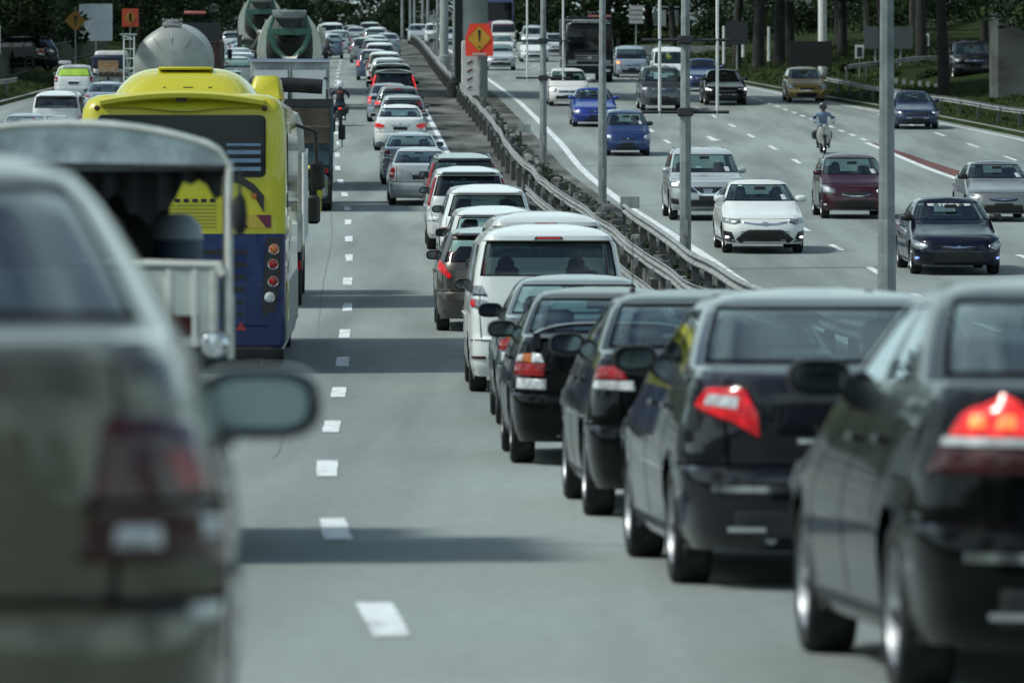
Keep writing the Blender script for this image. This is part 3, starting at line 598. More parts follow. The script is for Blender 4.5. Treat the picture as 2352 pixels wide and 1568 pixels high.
def small_lamp(ty, L, Wd, H, e, z, w, h, front, sg, mk):
    S = get_shell(ty, L, Wd, H); mb = MB()
    patch(mb, lambda a, b: S.end(a*sg, b, front), [(e-w,z-h*.5),(e,z-h),(e+w,z-h*.5)], [(e-w,z+h*.5),(e,z+h),(e+w,z+h*.5)], M[mk], .016, 8, 4, .006); return mb.mesh('lamp')
def stop_bar(ty, L, Wd, H, z, mk, lit):
    S = get_shell(ty, L, Wd, H); mb = MB(); P = lambda x, zz: S.end(S.ex(x, zz, False), zz, False)
    patch(mb, P, [(-.17,z),(.17,z)], [(-.15,z+.035),(.15,z+.035)], M['black'], .008, 8, 3)
    for i in range(6): x = -.11+.044*i; patch(mb, P, [(x-.016,z+.006),(x+.016,z+.006)], [(x-.016,z+.03),(x+.016,z+.03)], M[mk], .014, 4, 3)
    return mb.mesh('stop_lamp')
def spoiler_mesh(ty, L, Wd, H, kind):
    T = TYPES[ty]; S = get_shell(ty, L, Wd, H); mb = MB()
    if kind == 'wing':
        y = -L/2+.20; z = 1.02*S.sc[2]
        rows = [[(x, y+a-.05*(x/.6)**2*0, z+.14-.09*abs(x/.66)**4+b) for x in [-.66+1.32*i/20 for i in range(21)]] for a, b in ((-.07,0),(-.06,.022),(.02,.034),(.09,.02),(.10,.005),(.0,-.005),(-.07,0))]
        mb.grid(rows, PAINT)
        for x in (-.63, 0, .63): mb.box((x, y+.02, z+.06-(.04 if x else 0)), (.10 if x == 0 else .07, .12, .13), PAINT, taper=.8)
    else:
        z = T['glass'][1]+.035; e1 = .74
        rows = [[S.end(e, zz, False)+Vector((0, dy, 0)) for e in [-e1+2*e1*i/16 for i in range(17)]] for zz, dy in ((z+.055,.06),(z+.05,-.06),(z+.02,-.13),(z,-.10),(z,.03))]
        mb.grid(rows, PAINT)
    return mb.mesh('spoiler')
def rails_mesh(ty, L, Wd, H):
    S = get_shell(ty, L, Wd, H); mb = MB(); z = TYPES[ty]['H']-.075
    for sg in (1, -1): mb.tube([S.sidev(v, z, sg)+Vector((-.02*sg, 0, h)) for v, h in ((.04,0),(.09,.05),(.4,.055),(.8,.045),(.9,0))], .016, M['alloy'], 6)
    return mb.mesh('roof_rails')

def car(label, D, X, ty='sedan', L=None, Wd=None, H=None, col=None, lamp='wrap', head='big', face=None, onc=False, lit=False, headlit=False, fog=None, glass='glass', extra=(), group=None, lod=0, cat='car', name='car', mir=None, yaw=0.0, bump_col=None, mirm=None, mo=(0,0,1), mgl=None):
    T = TYPES[ty]; L = L or T['L']; Wd = Wd or T['W']; H = H or T['H']; K = (ty, L, Wd, H)
    Dc = D+L/2                                            # D is the near end of the car
    o = thing(name, label, cat, Dc, X+dir_at(D)*L/2, group or ('cars driving towards the camera' if onc else 'cars queueing nose to tail'), flip=onc, yaw=yaw)
    pm = {'body_paint': col}
    part('body', K+('b',), lambda: body_mesh(*K), o, pm)
    part('trim', K+('t',), lambda: seam_mesh(*K), o, pm)
    part('underbody', K+('u',), lambda: under_mesh(*K), o)
    G = {'clear_glass': M[glass]}
    part('rear_window', K+('gr',), lambda: glass_mesh(*K, 'rear'), o, G if not onc or glass == 'deep' else None)
    part('windscreen', K+('gf',), lambda: glass_mesh(*K, 'front'), o, {'clear_glass': M['screen' if glass == 'glass' else glass]} if onc else None)
    for sg in (1, -1):
        for w in T['gside'][2]: part('side_window', K+('gs', w, sg), lambda: glass_mesh(*K, (w[0], w[1], sg)), o, {'clear_glass': M['tint' if glass == 'glass' else glass]})
        lm = {}
        if lit: lm = {'red_lens': M['red_hot' if lit == 2 else 'red_on']}
        part('tail_light', K+('l', lamp, sg), lambda: lamp_mesh(*K, lamp, sg), o, lm)
        hk = dict(suv='suvl', mpv='mpvl').get(ty, head) if head in ('big', 'slim') or ty in ('suv', 'mpv') else head
        if ty == 'sedan' and hk == 'big': hk = 'slim'
        part('headlight', K+('h', hk, sg), lambda: lamp_mesh(*K, hk, sg, True), o, {'clear_lens': M['white_on']} if headlit else {})
        if onc and fog:
            part('fog_lamp', K+('fog', fog, sg), lambda: small_lamp(*K, .80, .345 if ty != 'suv' else .42, .06, .026, True, sg, fog), o)
        mm = {'body_paint': mirm or (M['black'] if mir == 'black' else col)}
        R_ = T['R']
        mo_ = part('wing_mirror', ('mirror', ), mirror_mesh, o, mm)
        mo_.location = (sg*(Wd/2*.93+.05+mo[0]), (T['L']/2-T['ax'][1]-.62)*L/T['L'] if ty != 'mpv' else (T['L']/2-1.15)*L/T['L'], (T['zb']+.06)*H/T['H']+mo[1]); mo_.scale = (sg*mo[2], mo[2], mo[2])
        if lod == 0: part('mirror_glass', ('mirror_glass',), mirror_glass_mesh, mo_, {'mirror_glass': mgl} if mgl else None)
        for y in ((-T['L']/2+T['ax'][0])*L/T['L'], (T['L']/2-T['ax'][1])*L/T['L']):
            wo = part('wheel', ('wheel', R_), lambda: wheel_mesh(R_, .205), o, loc=(sg*(Wd/2-.125), y, R_))
            if lod == 0: part('rim', ('rim', R_, 0), lambda: rim_mesh(R_, .205), wo)
    fs = face or dict(suv='barg', mpv='barg').get(ty, 'barg')
    if onc: part('grille', K+('f', fs), lambda: face_mesh(*K, fs), o, pm)
    else:
        rs = 'r_chrome' if 'chrome' in extra else ('r_refl' if 'refl' in extra else 'r_plain')
        part('rear_trim', K+('f', rs), lambda: face_mesh(*K, rs), o, pm)
    kz = dict(suv=.12, mpv=.14).get(ty, 0)
    part('number_plate', K+('p', onc), lambda: plate_mesh(*K, .36+kz if onc else .69+kz, onc), o)
    if lod < 2:
        part('cabin_trim', K+('c',), lambda: cabin_mesh(*K), o)
        for y, x, h in T['seats']:
            y *= L/T['L']
            if x: 
                for sg in (1, -1): part('front_seat', ('seat', .48), lambda: seat_mesh(.48, h), o, loc=(sg*x*Wd/T['W'], y, h-.62+.02))
            else: part('rear_seat', ('seat', round(Wd-.42, 2)), lambda: seat_mesh(round(Wd-.42, 2), h), o, loc=(0, y, h-.62+.0))
    if not onc and 'nostop' not in extra:
        zt = dict(sedan=1.362, old=1.362, mpv=1.757, suv=1.574, hatch=1.442)[ty]
        part('stop_lamp', K+('s', bool(lit)), lambda: stop_bar(*K, zt, 'red_on' if lit else 'darkred', lit), o)
    if 'wing' in extra: part('spoiler', K+('w',), lambda: spoiler_mesh(*K, 'wing'), o, pm)
    if 'lip' in extra: part('spoiler', K+('lip',), lambda: spoiler_mesh(*K, 'lip'), o, pm if 'blacklip' not in extra else {'body_paint': M['black']})
    if 'rails' in extra: part('roof_rails', K+('rails',), lambda: rails_mesh(*K), o)
    if 'antenna' in extra:
        def ant():
            mb = MB(); mb.tube([(0,0,0),(0,-.02,.05),(0,-.12,.62)], .009, M['black'], 6, r1=.003); mb.lathe([(.03,-.01),(.022,.02),(.004,.04)], M['black'], n=12); return mb.mesh('antenna')
        part('antenna', ('antenna',), ant, o, loc=(.22, -L*.12, H-.03))
    if 'toptext' in extra:
        def tt():
            S = get_shell(*K); mb = MB(); z1 = T['gfront'][1]-.075; P = lambda a, b: S.end(S.ex(a, b, True), b, True)+Vector((0,.012,.004))
            for x0, x1 in ((-.40,-.27),(-.19,-.10),(-.085,.02),(.035,.14),(.155,.21),(.29,.42)): patch(mb, P, [(x0+.015,z1),(x1-.015,z1)], [(x0,z1+.045),(x1,z1+.045)], M['white_plate'], .002, 6, 3)
            return mb.mesh('screen_lettering')
        part('screen_lettering', K+('tt',), tt, o)
    if 'sticker' in extra and onc:
        def stk():
            S = get_shell(*K); mb = MB(); patch(mb, lambda a, b: S.end(a, b, True)+Vector((0,-.004,0)), [(-.62, T['gfront'][0]+.03),(-.50, T['gfront'][0]+.03)], [(-.60, T['gfront'][0]+.13),(-.49, T['gfront'][0]+.13)], M['white_plate'], .002, 4, 3); return mb.mesh('screen_sticker')
        part('screen_sticker', K+('stk',), stk, o)
    return o
# ------------------------------------------------------------------ ground, carriageways, markings
LEFT_EDGE = [(-400,-15),(235,-14.4),(262,-13.2),(290,-11.6),(350,-10.6),(450,-9.2),(600,-9),(2600,-9)]
RIGHT_EDGE = [(-400,25.8),(150,25.5),(200,24.6),(225,23.2),(250,21.4),(290,19.4),(350,18.1),(500,17.5),(2600,17.5)]
def terrain(D, c):
    z = PROF(D); le, re = interp(LEFT_EDGE, D), interp(RIGHT_EDGE, D)
    if c < le: z += min(2.6, (le-c)*.10)+.10
    elif c > re: z += min(3.2, (c-re)*.10)+.12
    else: z -= .06*min(1, (c-le)/.3, (re-c)/.3)
    return z
def sheet(D0, D1, c0, c1, dz, step=4.0, wob=None, n=1):
    """rows of points on the carriageway surface; c0, c1 are offsets from the lane line (numbers or functions)"""
    rows = []; k = max(1, int(math.ceil((D1-D0)/step)))
    for i in range(k+1):
        D = D0+(D1-D0)*i/k; a = c0(D) if callable(c0) else c0; b = c1(D) if callable(c1) else c1
        rows.append([(LINE(D)+a+(b-a)*j/n, D, PROF(D)+dz) for j in range(n+1)])
    return rows
def coords(t): return N(t, 'ShaderNodeNewGeometry').outputs['Position']
def noise(t, vec, scale, detail=5, rough=.6, stretch=None):
    n = N(t, 'ShaderNodeTexNoise', Scale=scale, Detail=float(detail), Roughness=rough)
    if stretch:
        m = N(t, 'ShaderNodeMapping'); m.inputs['Scale'].default_value = stretch; t.links.new(vec, m.inputs[0]); vec = m.outputs[0]
    t.links.new(vec, n.inputs['Vector']); return n.outputs['Fac']
def mixc(t, fac, a, b, kind='MIX'):
    m = N(t, 'ShaderNodeMixRGB', blend_type=kind)
    for i, q in ((0, fac), (1, a), (2, b)):
        if hasattr(q, 'links'): t.links.new(q, m.inputs[i])
        else: m.inputs[i].default_value = q if i == 0 else (*q, 1)
    return m.outputs[0]
def asphalt(name, base, dark, light, blotch=.5, bs=.16):
    m, t, b = newmat(name); g = coords(t)
    fine = ramp(t, noise(t, g, 9.0, 8, .75), [(.3, (.78,)*3), (.7, (1.16,)*3)]).outputs[0]
    big = ramp(t, noise(t, g, bs, 6, .62, (1, .28, 1)), [(.34, (0,)*3), (.68, (1,)*3)]).outputs[0]
    lanes = ramp(t, noise(t, g, .9, 3, .5, (1, .015, 1)), [(.33, (.74,)*3), (.62, (1.08,)*3)]).outputs[0]
    spots = ramp(t, noise(t, g, .75, 5, .7, (1, .5, 1)), [(.62, (0,)*3), (.74, (1,)*3)]).outputs[0]
    c = mixc(t, big, dark, light); c = mixc(t, blotch, base, c); c = mixc(t, 1.0, c, fine, 'MULTIPLY'); c = mixc(t, 1.0, c, lanes, 'MULTIPLY')
    sp = N(t, 'ShaderNodeMath', operation='MULTIPLY'); sp.inputs[1].default_value = .28; t.links.new(spots, sp.inputs[0]); c = mixc(t, sp.outputs[0], c, dark)
    t.links.new(c, b.inputs['Base Color']); b.inputs['Roughness'].default_value = .9; b.inputs['Specular IOR Level'].default_value = .06
    bm = N(t, 'ShaderNodeBump', Strength=.25, Distance=.01); t.links.new(noise(t, g, 40.0, 3), bm.inputs['Height']); t.links.new(bm.outputs[0], b.inputs['Normal'])
    return m
M_ROAD = asphalt('worn_asphalt', (.262,.300,.288), (.200,.230,.222), (.312,.350,.338))
M_SHOULDER = asphalt('dark_shoulder', (.050,.057,.057), (.026,.030,.031), (.22,.23,.21), .95, .55)
M_RED = asphalt('red_surfacing', (.15,.075,.072), (.12,.06,.06), (.19,.11,.105))
def mark_mat():
    m, t, b = newmat('road_marking'); g = coords(t)
    r = ramp(t, noise(t, g, 3.5, 8, .8), [(.38, (.28,.31,.31)), (.52, (.74,.78,.79))]); t.links.new(r.outputs[0], b.inputs['Base Color']); b.inputs['Roughness'].default_value = .8; b.inputs['Specular IOR Level'].default_value = .1; return m
M_MARK = mark_mat()
def grass_mat():
    m, t, b = newmat('grass_ground'); g = coords(t)
    r = ramp(t, noise(t, g, .35, 9, .75), [(.3, (.012,.018,.008)), (.5, (.022,.036,.011)), (.66, (.042,.058,.018)), (.8, (.062,.052,.028))]); t.links.new(r.outputs[0], b.inputs['Base Color']); b.inputs['Roughness'].default_value = 1; b.inputs['Specular IOR Level'].default_value = .05
    bm = N(t, 'ShaderNodeBump', Strength=.9, Distance=.12); t.links.new(noise(t, g, 7.0, 6), bm.inputs['Height']); t.links.new(bm.outputs[0], b.inputs['Normal']); return m
M_GRASS = grass_mat()

mb = MB(); Ds = [-300,-120,-60,-20,0,10,20]+[30+6*i for i in range(110)]+[700,760,850,1000,1300,1800,2600]
rows = []
for D in Ds:
    le, re = interp(LEFT_EDGE, D), interp(RIGHT_EDGE, D)
    cs = [-900,-300,-120,-70,-50,-42,-35,-30,-26,-22,-19,-17,le-.6,le-.01,le+.3,-5,0,5,10,re-.3,re+.01,re+.8,re+2,re+4,re+7,re+11,re+15,re+20,re+28,re+40,re+60,re+110,re+300,re+900]
    rows.append([(LINE(D)+c, D, terrain(D, c)+(.25*math.sin(c*.31+D*.07)+.15*math.sin(D*.19+c) if c < le-3 or c > re+4 else 0)) for c in cs])
mb.grid(rows, M_GRASS); tag(mb.obj('ground'), 'grassy ground rising beside the highway', kind='structure')
mb = MB(); mb.grid(sheet(-300, 1200, lambda D: interp(LEFT_EDGE, D), lambda D: interp(RIGHT_EDGE, D), 0, 5, n=8), M_ROAD)
tag(mb.obj('road'), 'worn grey carriageways of the highway', kind='structure')
mb = MB(); mb.grid(sheet(40, 560, 3.75, 5.15, .004, 5), M_SHOULDER); mb.grid(sheet(40, 560, 5.15, lambda D: 7.2-.25*math.exp(-((D-150)/60)**2), .004, 5), M_SHOULDER)
tag(mb.obj('central_reserve'), 'dark stained shoulder and central reserve', kind='structure')
mb = MB(); mb.grid(sheet(120, 196, 18.35, lambda D: 18.5+1.6*(196-D)/76, .004, 5), M_RED); tag(mb.obj('red_surfacing'), 'faded red wedge between the lanes', kind='structure')
# kerbs
for nm, ed, w in (('kerb', RIGHT_EDGE, .2), ('kerb', LEFT_EDGE, -.2)):
    mb = MB(); A = []
    for D in range(100, 480, 5):
        e = interp(ed, D); A.append([(LINE(D)+e, D, PROF(D)-.02), (LINE(D)+e, D, PROF(D)+.13), (LINE(D)+e+w, D, PROF(D)+.135), (LINE(D)+e+w, D, PROF(D)-.02)])
    mb.grid(A, M['conc']); tag(mb.obj(nm, smooth=False), 'low concrete kerb along the road edge', kind='structure')
# painted lines
mk = MB()
def dash(D0, L_, c, w=.15, skew=0):
    r = sheet(D0, D0+L_, lambda D: (c(D) if callable(c) else c)-w/2, lambda D: (c(D) if callable(c) else c)+w/2, .008, 2); mk.grid(r, M_MARK)
def sdash(D0, L_, c, w, shear):           # dash with ends cut at a slant, slightly uneven edges
    pts = []
    for t_ in (0, .33, .66, 1):
        D = D0+L_*t_; cc = c(D) if callable(c) else c
        pts.append([(LINE(D)+cc-w/2+RND.uniform(-.008,.008), D+shear, PROF(D)+.008), (LINE(D)+cc+w/2+RND.uniform(-.008,.008), D, PROF(D)+.008)])
    mk.grid(pts, M_MARK)
D = 24.0
while D < 560: sdash(D, 3.1+RND.uniform(-.15,.15), 0, .165, RND.uniform(-.05,.2)); D += 10.0
mk.grid(sheet(100, 560, 3.55, 3.72, .008, 4), M_MARK)                          # right edge of the queue lane
for i in range(34): dash(22+i*10.8, 3.2, -3.7, .14)
for i in range(26): dash(180+i*10.8, 3.2, -7.2, .14)
cl = lambda D: interp([(60,7.35),(150,7.25),(195,7.7),(245,7.9),(400,7.2)], D)
mk.grid(sheet(60, 420, lambda D: cl(D)-.11, lambda D: cl(D)+.11, .008, 4), M_MARK)
ca = lambda D: interp([(60,9.8),(100,10.0),(130,10.5),(195,11.45),(230,11.6),(400,10.9)], D)
cc_ = lambda D: interp([(60,13.6),(117,13.75),(145,13.9),(181,14.6),(233,15.0),(400,14.4)], D)
for i in range(30): sdash(75.5+i*10.9, 3.3, ca, .15, 0); sdash(70+i*10.9, 3.3, cc_, .15, 0)
mk.grid(sheet(60, 196, lambda D: 17.9+.25*(D-120)/76, lambda D: 18.12+.25*(D-120)/76, .008, 4), M_MARK)
for i in range(17): dash(198+i*4.3, 2.0, 18.45, .17)
for i in range(14): dash(160+i*10.6, 3.4, 21.65, .13)
ce = lambda D: interp(RIGHT_EDGE, D)-.75
mk.grid(sheet(120, 300, lambda D: ce(D)-.08, lambda D: ce(D)+.08, .008, 4), M_MARK)
def arrow(D0, c):
    X = LINE(D0)+c
    mk.quad([(X-.09, D0, PROF(D0)+.008), (X+.09, D0, PROF(D0)+.008), (LINE(D0+3)+c+.09, D0+3, PROF(D0+3)+.008), (LINE(D0+3)+c-.09, D0+3, PROF(D0+3)+.008)], M_MARK)
    mk.quad([(X-.30, D0, PROF(D0)+.009), (X, D0-1.6, PROF(D0-1.6)+.009), (X+.30, D0, PROF(D0)+.009)], M_MARK)
arrow(199, 13.2)
tag(mk.obj('road_markings', smooth=False), 'white painted lane lines, dashes and arrows', kind='structure')
# tarred joints beside the lane lines
mb = MB(); jm = plain('joint_tar', (.215,.248,.238), .9, spec=.05)
for c0, D0, D1, w in ((-.42, 48, 230, .012), (3.45, 90, 190, .02), (9.2, 80, 200, .012)):
    r = []; D = D0
    while D < D1:
        o_ = .035*math.sin(D*.11)+.008*math.sin(D*1.3+c0); r.append([(LINE(D)+c0+o_-w, D, PROF(D)+.005), (LINE(D)+c0+o_+w, D, PROF(D)+.005)]); D += 1.5
    mb.grid(r, jm)
for D, c0, c1 in ((33.4,-1.9,4),(71,-3.6,3.4)):
    mb.grid([[(LINE(D)+c0+(c1-c0)*i/14, D+.06*math.sin(i*1.7+D)+dd, PROF(D)+.0052) for i in range(15)] for dd in (0, .035)], jm)
tag(mb.obj('road_joints', smooth=False), 'dark tarred joints and cracks in the asphalt', kind='structure')

DKC = plain('dark_stone', (.075,.08,.075), .9, var=.5, scale=3); MOSS = plain('mossy_stone', (.045,.055,.035), .95, var=.5, scale=4)
# ------------------------------------------------------------------ guard rails
def guardrail(label, path, hgt, cat='guard rail', face=-1, post_step=4.0, beam=M['steel'], wob=.016, d=.16):
    o = bpy.data.objects.new('guardrail', None); COL.objects.link(o); p0 = path[0]; o.location = p0; tag(o, label, cat)
    seg = [0]
    for a, b in zip(path, path[1:]): seg.append(seg[-1]+(Vector(b)-Vector(a)).length)
    def at(s_):
        k = min(len(path)-2, max(0, bisect_right(seg, s_)-1)); t = (s_-seg[k])/(seg[k+1]-seg[k]); a, b = Vector(path[k]), Vector(path[k+1])
        return a.lerp(b, t), (b-a).normalized()
    prof = [(a*.9, z*.68) for a, z in ((0,-.155),(.055,-.14),(.075,-.10),(.06,-.06),(.01,-.03),(0,0),(.01,.03),(.06,.06),(.075,.10),(.055,.14),(0,.155),(-.006,.15))]
    mbb = MB(); n = int(seg[-1]/1.4); rows = []
    for i in range(n+1):
        p, dr = at(min(seg[-1]-.001, seg[-1]*i/n)); nrm = Vector((dr.y, -dr.x, 0)).normalized()*(-face)
        w1 = wob*math.sin(i*.83+p0[0])+wob*.7*math.sin(i*.31); w2 = wob*1.1*math.sin(i*.57+1)
        rows.append([p-Vector(p0)+nrm*(a+w1)+Vector((0,0,hgt+z+w2)) for a, z in prof])
    mbb.grid(rows, beam); mbb.obj('beam', o, ang=60)
    pm = MB(); pm.box((0,0,hgt/2-.20), (.09,.13,hgt+.10), DKC); pm.box((0,.05,hgt-.05), (.08,.08,.14), M['steel']); pme = pm.mesh('post', smooth=False)
    s_ = .5
    while s_ < seg[-1]:
        p, dr = at(s_); q = bpy.data.objects.new('post', pme); COL.objects.link(q); q.parent = o; nrm = Vector((dr.y, -dr.x, 0)).normalized()*(-face)
        q.location = p-Vector(p0)-nrm*(d-.06); q.rotation_euler = (0,0,math.atan2(dr.y, dr.x)+RND.uniform(-.05,.05)); s_ += post_step
    return o
def cpath(D0, D1, c, step=6.0, dz=0):
    n = max(2, int((D1-D0)/step)); r = []
    for i in range(n+1):
        D = D0+(D1-D0)*i/n; cc = c(D) if callable(c) else c; r.append((LINE(D)+cc, D, terrain(D, cc)+.05+dz))
    return r
cr1 = lambda D: interp([(60,5.2),(112,5.15),(143,4.95),(196,5.4),(243,5.35),(440,5.3)], D)
guardrail('long weathered guard rail beside the queue lane, nearest the shoulder', cpath(62, 246, cr1), .70, post_step=5.2)
guardrail('far stretch of guard rail beyond the bridge pier, narrowing into the distance', cpath(252, 440, cr1), .70, post_step=5)
guardrail('lower second rail in front of the long median guard rail', cpath(62, 150, lambda D: cr1(D)-.30), .38, post_step=16, beam=M['steel'])
guardrail('short pale guard rail starting at the small square plate, facing the oncoming lanes', cpath(60, 124, 6.02), .72, face=1, post_step=3.6)
guardrail('guard rail along the right verge behind the yellow hatchback', [(LINE(D)+c, D, PROF(D)+.1) for D, c in ((268,22.2),(255,22.2),(240,22.7),(222,24.0),(205,25.3),(190,26.0))], .62, face=1, wob=.015)
guardrail('upper guard rail on the ramp at the right, above the verge', [(15.4,262,12.05),(17.8,270,12.7),(20.8,284,13.6),(24.2,300,14.4),(28,315,15.2)], .55, wob=.015)
guardrail('short bent rail end on the left verge by the fence', [(LINE(D)+c, D, terrain(D, c)) for D, c in ((243,-14.9),(248,-14.6),(254,-14.3))], .6, wob=.02)

MIDS = plain('mid_stone', (.17,.18,.17), .9, var=.4, scale=3)
# rubble and blocks between the rails
def blocks():
    mb = MB(); R2 = random.Random(3)
    D = 62.0
    while D < 240:
        for k in range(3 if D < 125 else 2):
            c = 5.45+R2.random()*.42 if D < 125 else 5.55+R2.random()*.5; s_ = (R2.uniform(.10,.26), R2.uniform(.2,.5), R2.uniform(.14,.46))
            g = R2.choice([M['conc'], DKC, DKC, MOSS, MIDS]); mb.box((LINE(D)+c, D, PROF(D)+s_[2]/2), s_, g, rot=Matrix.Rotation(R2.uniform(-.4,.4), 3, 'Z'), taper=R2.uniform(.75,1), bev=.02)
        D += R2.uniform(.22,.5) if D < 150 else R2.uniform(.8,1.4)
    return mb
DKC = plain('dark_stone', (.075,.08,.075), .9, var=.5, scale=3); MOSS = plain('mossy_stone', (.045,.055,.035), .95, var=.5, scale=4)
tag(blocks().obj('rubble', ang=25), 'broken stones and blocks heaped between the guard rails', kind='stuff')

# ------------------------------------------------------------------ street lamps
POLE = plain('weathered_pole', (.20,.225,.225), .55, .1, var=.6, scale=1.6, bump=.25)
def street_lamp(label, D, c, w, rods=False, h=9.0, side=1, join=3.0, lod=0):
    o = thing('street_lamp', label, 'street lamp', D, LINE(D)+c, 'street lamps along the central reserve', flat=True); o.rotation_euler = (0,0,0)
    mb = MB(); r = w/2
    mb.lathe([(r*1.12,-.2),(r*1.1,join),(r*1.02,join+.04),(r*.98,join+.05),(r*.55,h)], POLE, n=8); mb.obj('pole', o, ang=20)
    mb = MB(); mb.box((0,0,.02), (w*2.2,w*2.2,.06), M['steel']); mb.box((0,-w*.52,.8), (w*.42,.02,.32), M['steel'])
    for a, b in ((1,1),(1,-1),(-1,1),(-1,-1)): mb.lathe([(.03,0),(.03,.12)], M['dark'], (a*w*.8, b*w*.8, 0), n=6, caps=True)
    mb.obj('base_plate', o)
    if lod == 0:
        mb = MB(); mb.tube([(0,0,h-.1),(side*.9,0,h+.5),(side*2.0,0,h+.65)], .05, POLE); mb.obj('bracket_arm', o)
        mb = MB(); mb.box((side*2.3,0,h+.63), (.75,.28,.14), M['steel'], bev=.04); mb.obj('lamp_head', o)
    if rods:
        zt, zb = rods
        for q in (zb, zt):
            mb = MB(); mb.tube([(-.85,0,q),(.85,0,q)], .035, M['dark'], 6); mb.box((0,0,q), (w*1.5,w*1.5,.16), M['dark'], bev=.02); mb.obj('cross_arm', o)
        for s_ in (-1, 1):
            mb = MB(); mb.tube([(s_*.5 if s_ < 0 else .62,0,zb-.1),(s_*.5 if s_ < 0 else .62,0,zt+4.2)], .032, M['white'], 8); mb.obj('banner_rod', o)
    return o
street_lamp('thickest grey lamp post at the right, standing behind the dark cars', 70, 6.72, .205, join=1.9)
street_lamp('dark-streaked lamp post with a banner frame in front of the silver off-roader', 110.5, 6.55, .2, rods=(4.45,3.05))
street_lamp('plain lamp post in front of the two blue cars, with no banner frame', 147.5, 6.62, .2)
street_lamp('lamp post with a banner frame beside the bridge pier sign', 177, 6.4, .2, rods=(3.9,2.75))
for i, D in enumerate((285, 320, 355, 390, 425, 462, 505, 552)):
    street_lamp('far thin lamp post, %s leftwards from the bridge pier' % ('first','second','third','fourth','fifth','sixth','seventh','eighth')[i], D, 6.35+(.15 if i % 2 else 0), .2, lod=1)
street_lamp('lone far lamp post just above the tail of the queue', 540, 5.6, .24, lod=1)

# small square plates on posts by the rails
for D, c, lab in ((124, 6.0, 'small grey plate on the end of the short guard rail'), (186, 6.0, 'small pale plate on a stub post between the rails')):
    o = thing('marker_plate', lab, 'marker plate', D, LINE(D)+c, flat=True); o.rotation_euler = (0,0,0)
    mb = MB(); mb.box((.12,0,.86), (.42,.03,.26), M['steel'], bev=.008); mb.obj('plate', o); mb = MB(); mb.box((0,.04,.45), (.07,.05,1.0), M['dark']); mb.obj('post', o)

# ------------------------------------------------------------------ overpass whose shadow crosses the road
def deck_x(X): return 250-.82*(X+1.9)
o = bpy.data.objects.new('footbridge', None); COL.objects.link(o); o.location = (-1.6, 252, ground_at(252)); tag(o, 'concrete overpass on a pale pier in the median and a broad right-hand pier', 'bridge')
ang = math.atan2(-.82, 1); Rz = Matrix.Rotation(ang, 3, 'Z')
mb = MB(); mb.box((-6, 4, 18.6-ground_at(252)), (95, 9.6, .7), M['conc'], rot=Rz); mb.obj('deck', o, smooth=False)
for s_ in (-1, 1):
    mb = MB(); q = Rz@Vector((0, s_*4.8, 0)); mb.box((-6+q.x, 4+q.y, 19.4-ground_at(252)), (95, .16, 1.0), M['conc'], rot=Rz); mb.obj('parapet', o, smooth=False)
PIER = plain('painted_pier', (.30,.325,.31), .7, var=.28, scale=.7, bump=.12)
mb = MB(); mb.lathe([(.56,-.3),(.56,8.2)], PIER, (-.03,0,0), n=20); mb.obj('pier', o, ang=20, label=None) if False else mb.obj('pier', o, ang=20)
mb = MB(); mb.box((-.72,.2,3.9), (.42,.5,8.4), plain('black_panel', (.008,.009,.01), .6), bev=.03); mb.obj('pier_panel', o)  # black upright panel against the left of the pier
mb = MB(); mb.lathe([(.34,0),(.32,.6),(.1,.85)], M['rubber'], (-.95,-.9,0), n=14); mb.obj('bollard_cap', o)
mb = MB(); mb.box((22.0, -19.5, 2.0), (1.7,1.5,12.5), plain('shaded_grimy_concrete', (.085,.095,.09), .9, var=.5, scale=.9, bump=.3), bev=.25); mb.obj('side_pier', o)  # shade of the side pier put into its dark colour, mottled as grime

# white marker box with red slashes at the foot of the pier, and the warning sign
def slab(mb, poly, y, t, mat): mb.prism(poly, t, mat, Matrix.Translation((0, y, 0)))
WARN = plain('warning_orange', (.92,.06,.022), .6, var=.06); YEL = plain('sign_yellow', (.62,.30,.02), .5, var=.1); SGNBLK = plain('sign_black', (.01,.01,.01), .6); DRED = plain('dark_red', (.10,.01,.03), .5)
def put(name, label, cat, D, X, z=None, group=None):
    o = bpy.data.objects.new(name, None); COL.objects.link(o); o.location = (X, D, ground_at(D) if z is None else z); return tag(o, label, cat, group)
o = put('marker_box', 'white box with dark red slashes at the foot of the bridge pier', 'marker box', 248.6, px(1079, 248.6), ground_at(248.6)+.05)
mb = MB(); mb.box((0,0,1.3), (.72,.5,2.4), M['white'], bev=.03); mb.obj('box', o)
for k in range(4):
    mb = MB(); z = 1.55-k*.36+.0; s_ = 1 if k < 3 else .7
    slab(mb, [(-.12*s_,z-.10),(.10*s_,z+.02),(.12*s_,z+.12*s_),(-.10*s_,z+.0)], -.262, .02, DRED); mb.obj('stripe', o, smooth=False)
o = put('warning_sign', 'orange sign with a yellow exclamation-mark diamond, on a grey post by the pier', 'road sign', 247.2, px(1101, 247.2))
mb = MB(); mb.lathe([(.10,-.1),(.10,3.2)], M['steel'], (.02,.13,0), n=14); mb.obj('post', o)
mb = MB(); slab(mb, [(-.60,1.93),(.60,1.93),(.61,2.72),(.42,3.33),(-.40,3.33),(-.61,2.72)], 0, .04, WARN); mb.obj('backing_board', o, smooth=False)
mb = MB(); c0 = 2.68; slab(mb, [(0,c0-.56),(.53,c0),(0,c0+.56),(-.53,c0)], -.03, .015, SGNBLK); slab(mb, [(0,c0-.545),(.515,c0),(0,c0+.545),(-.515,c0)], -.036, .015, YEL); mb.obj('diamond', o, smooth=False)
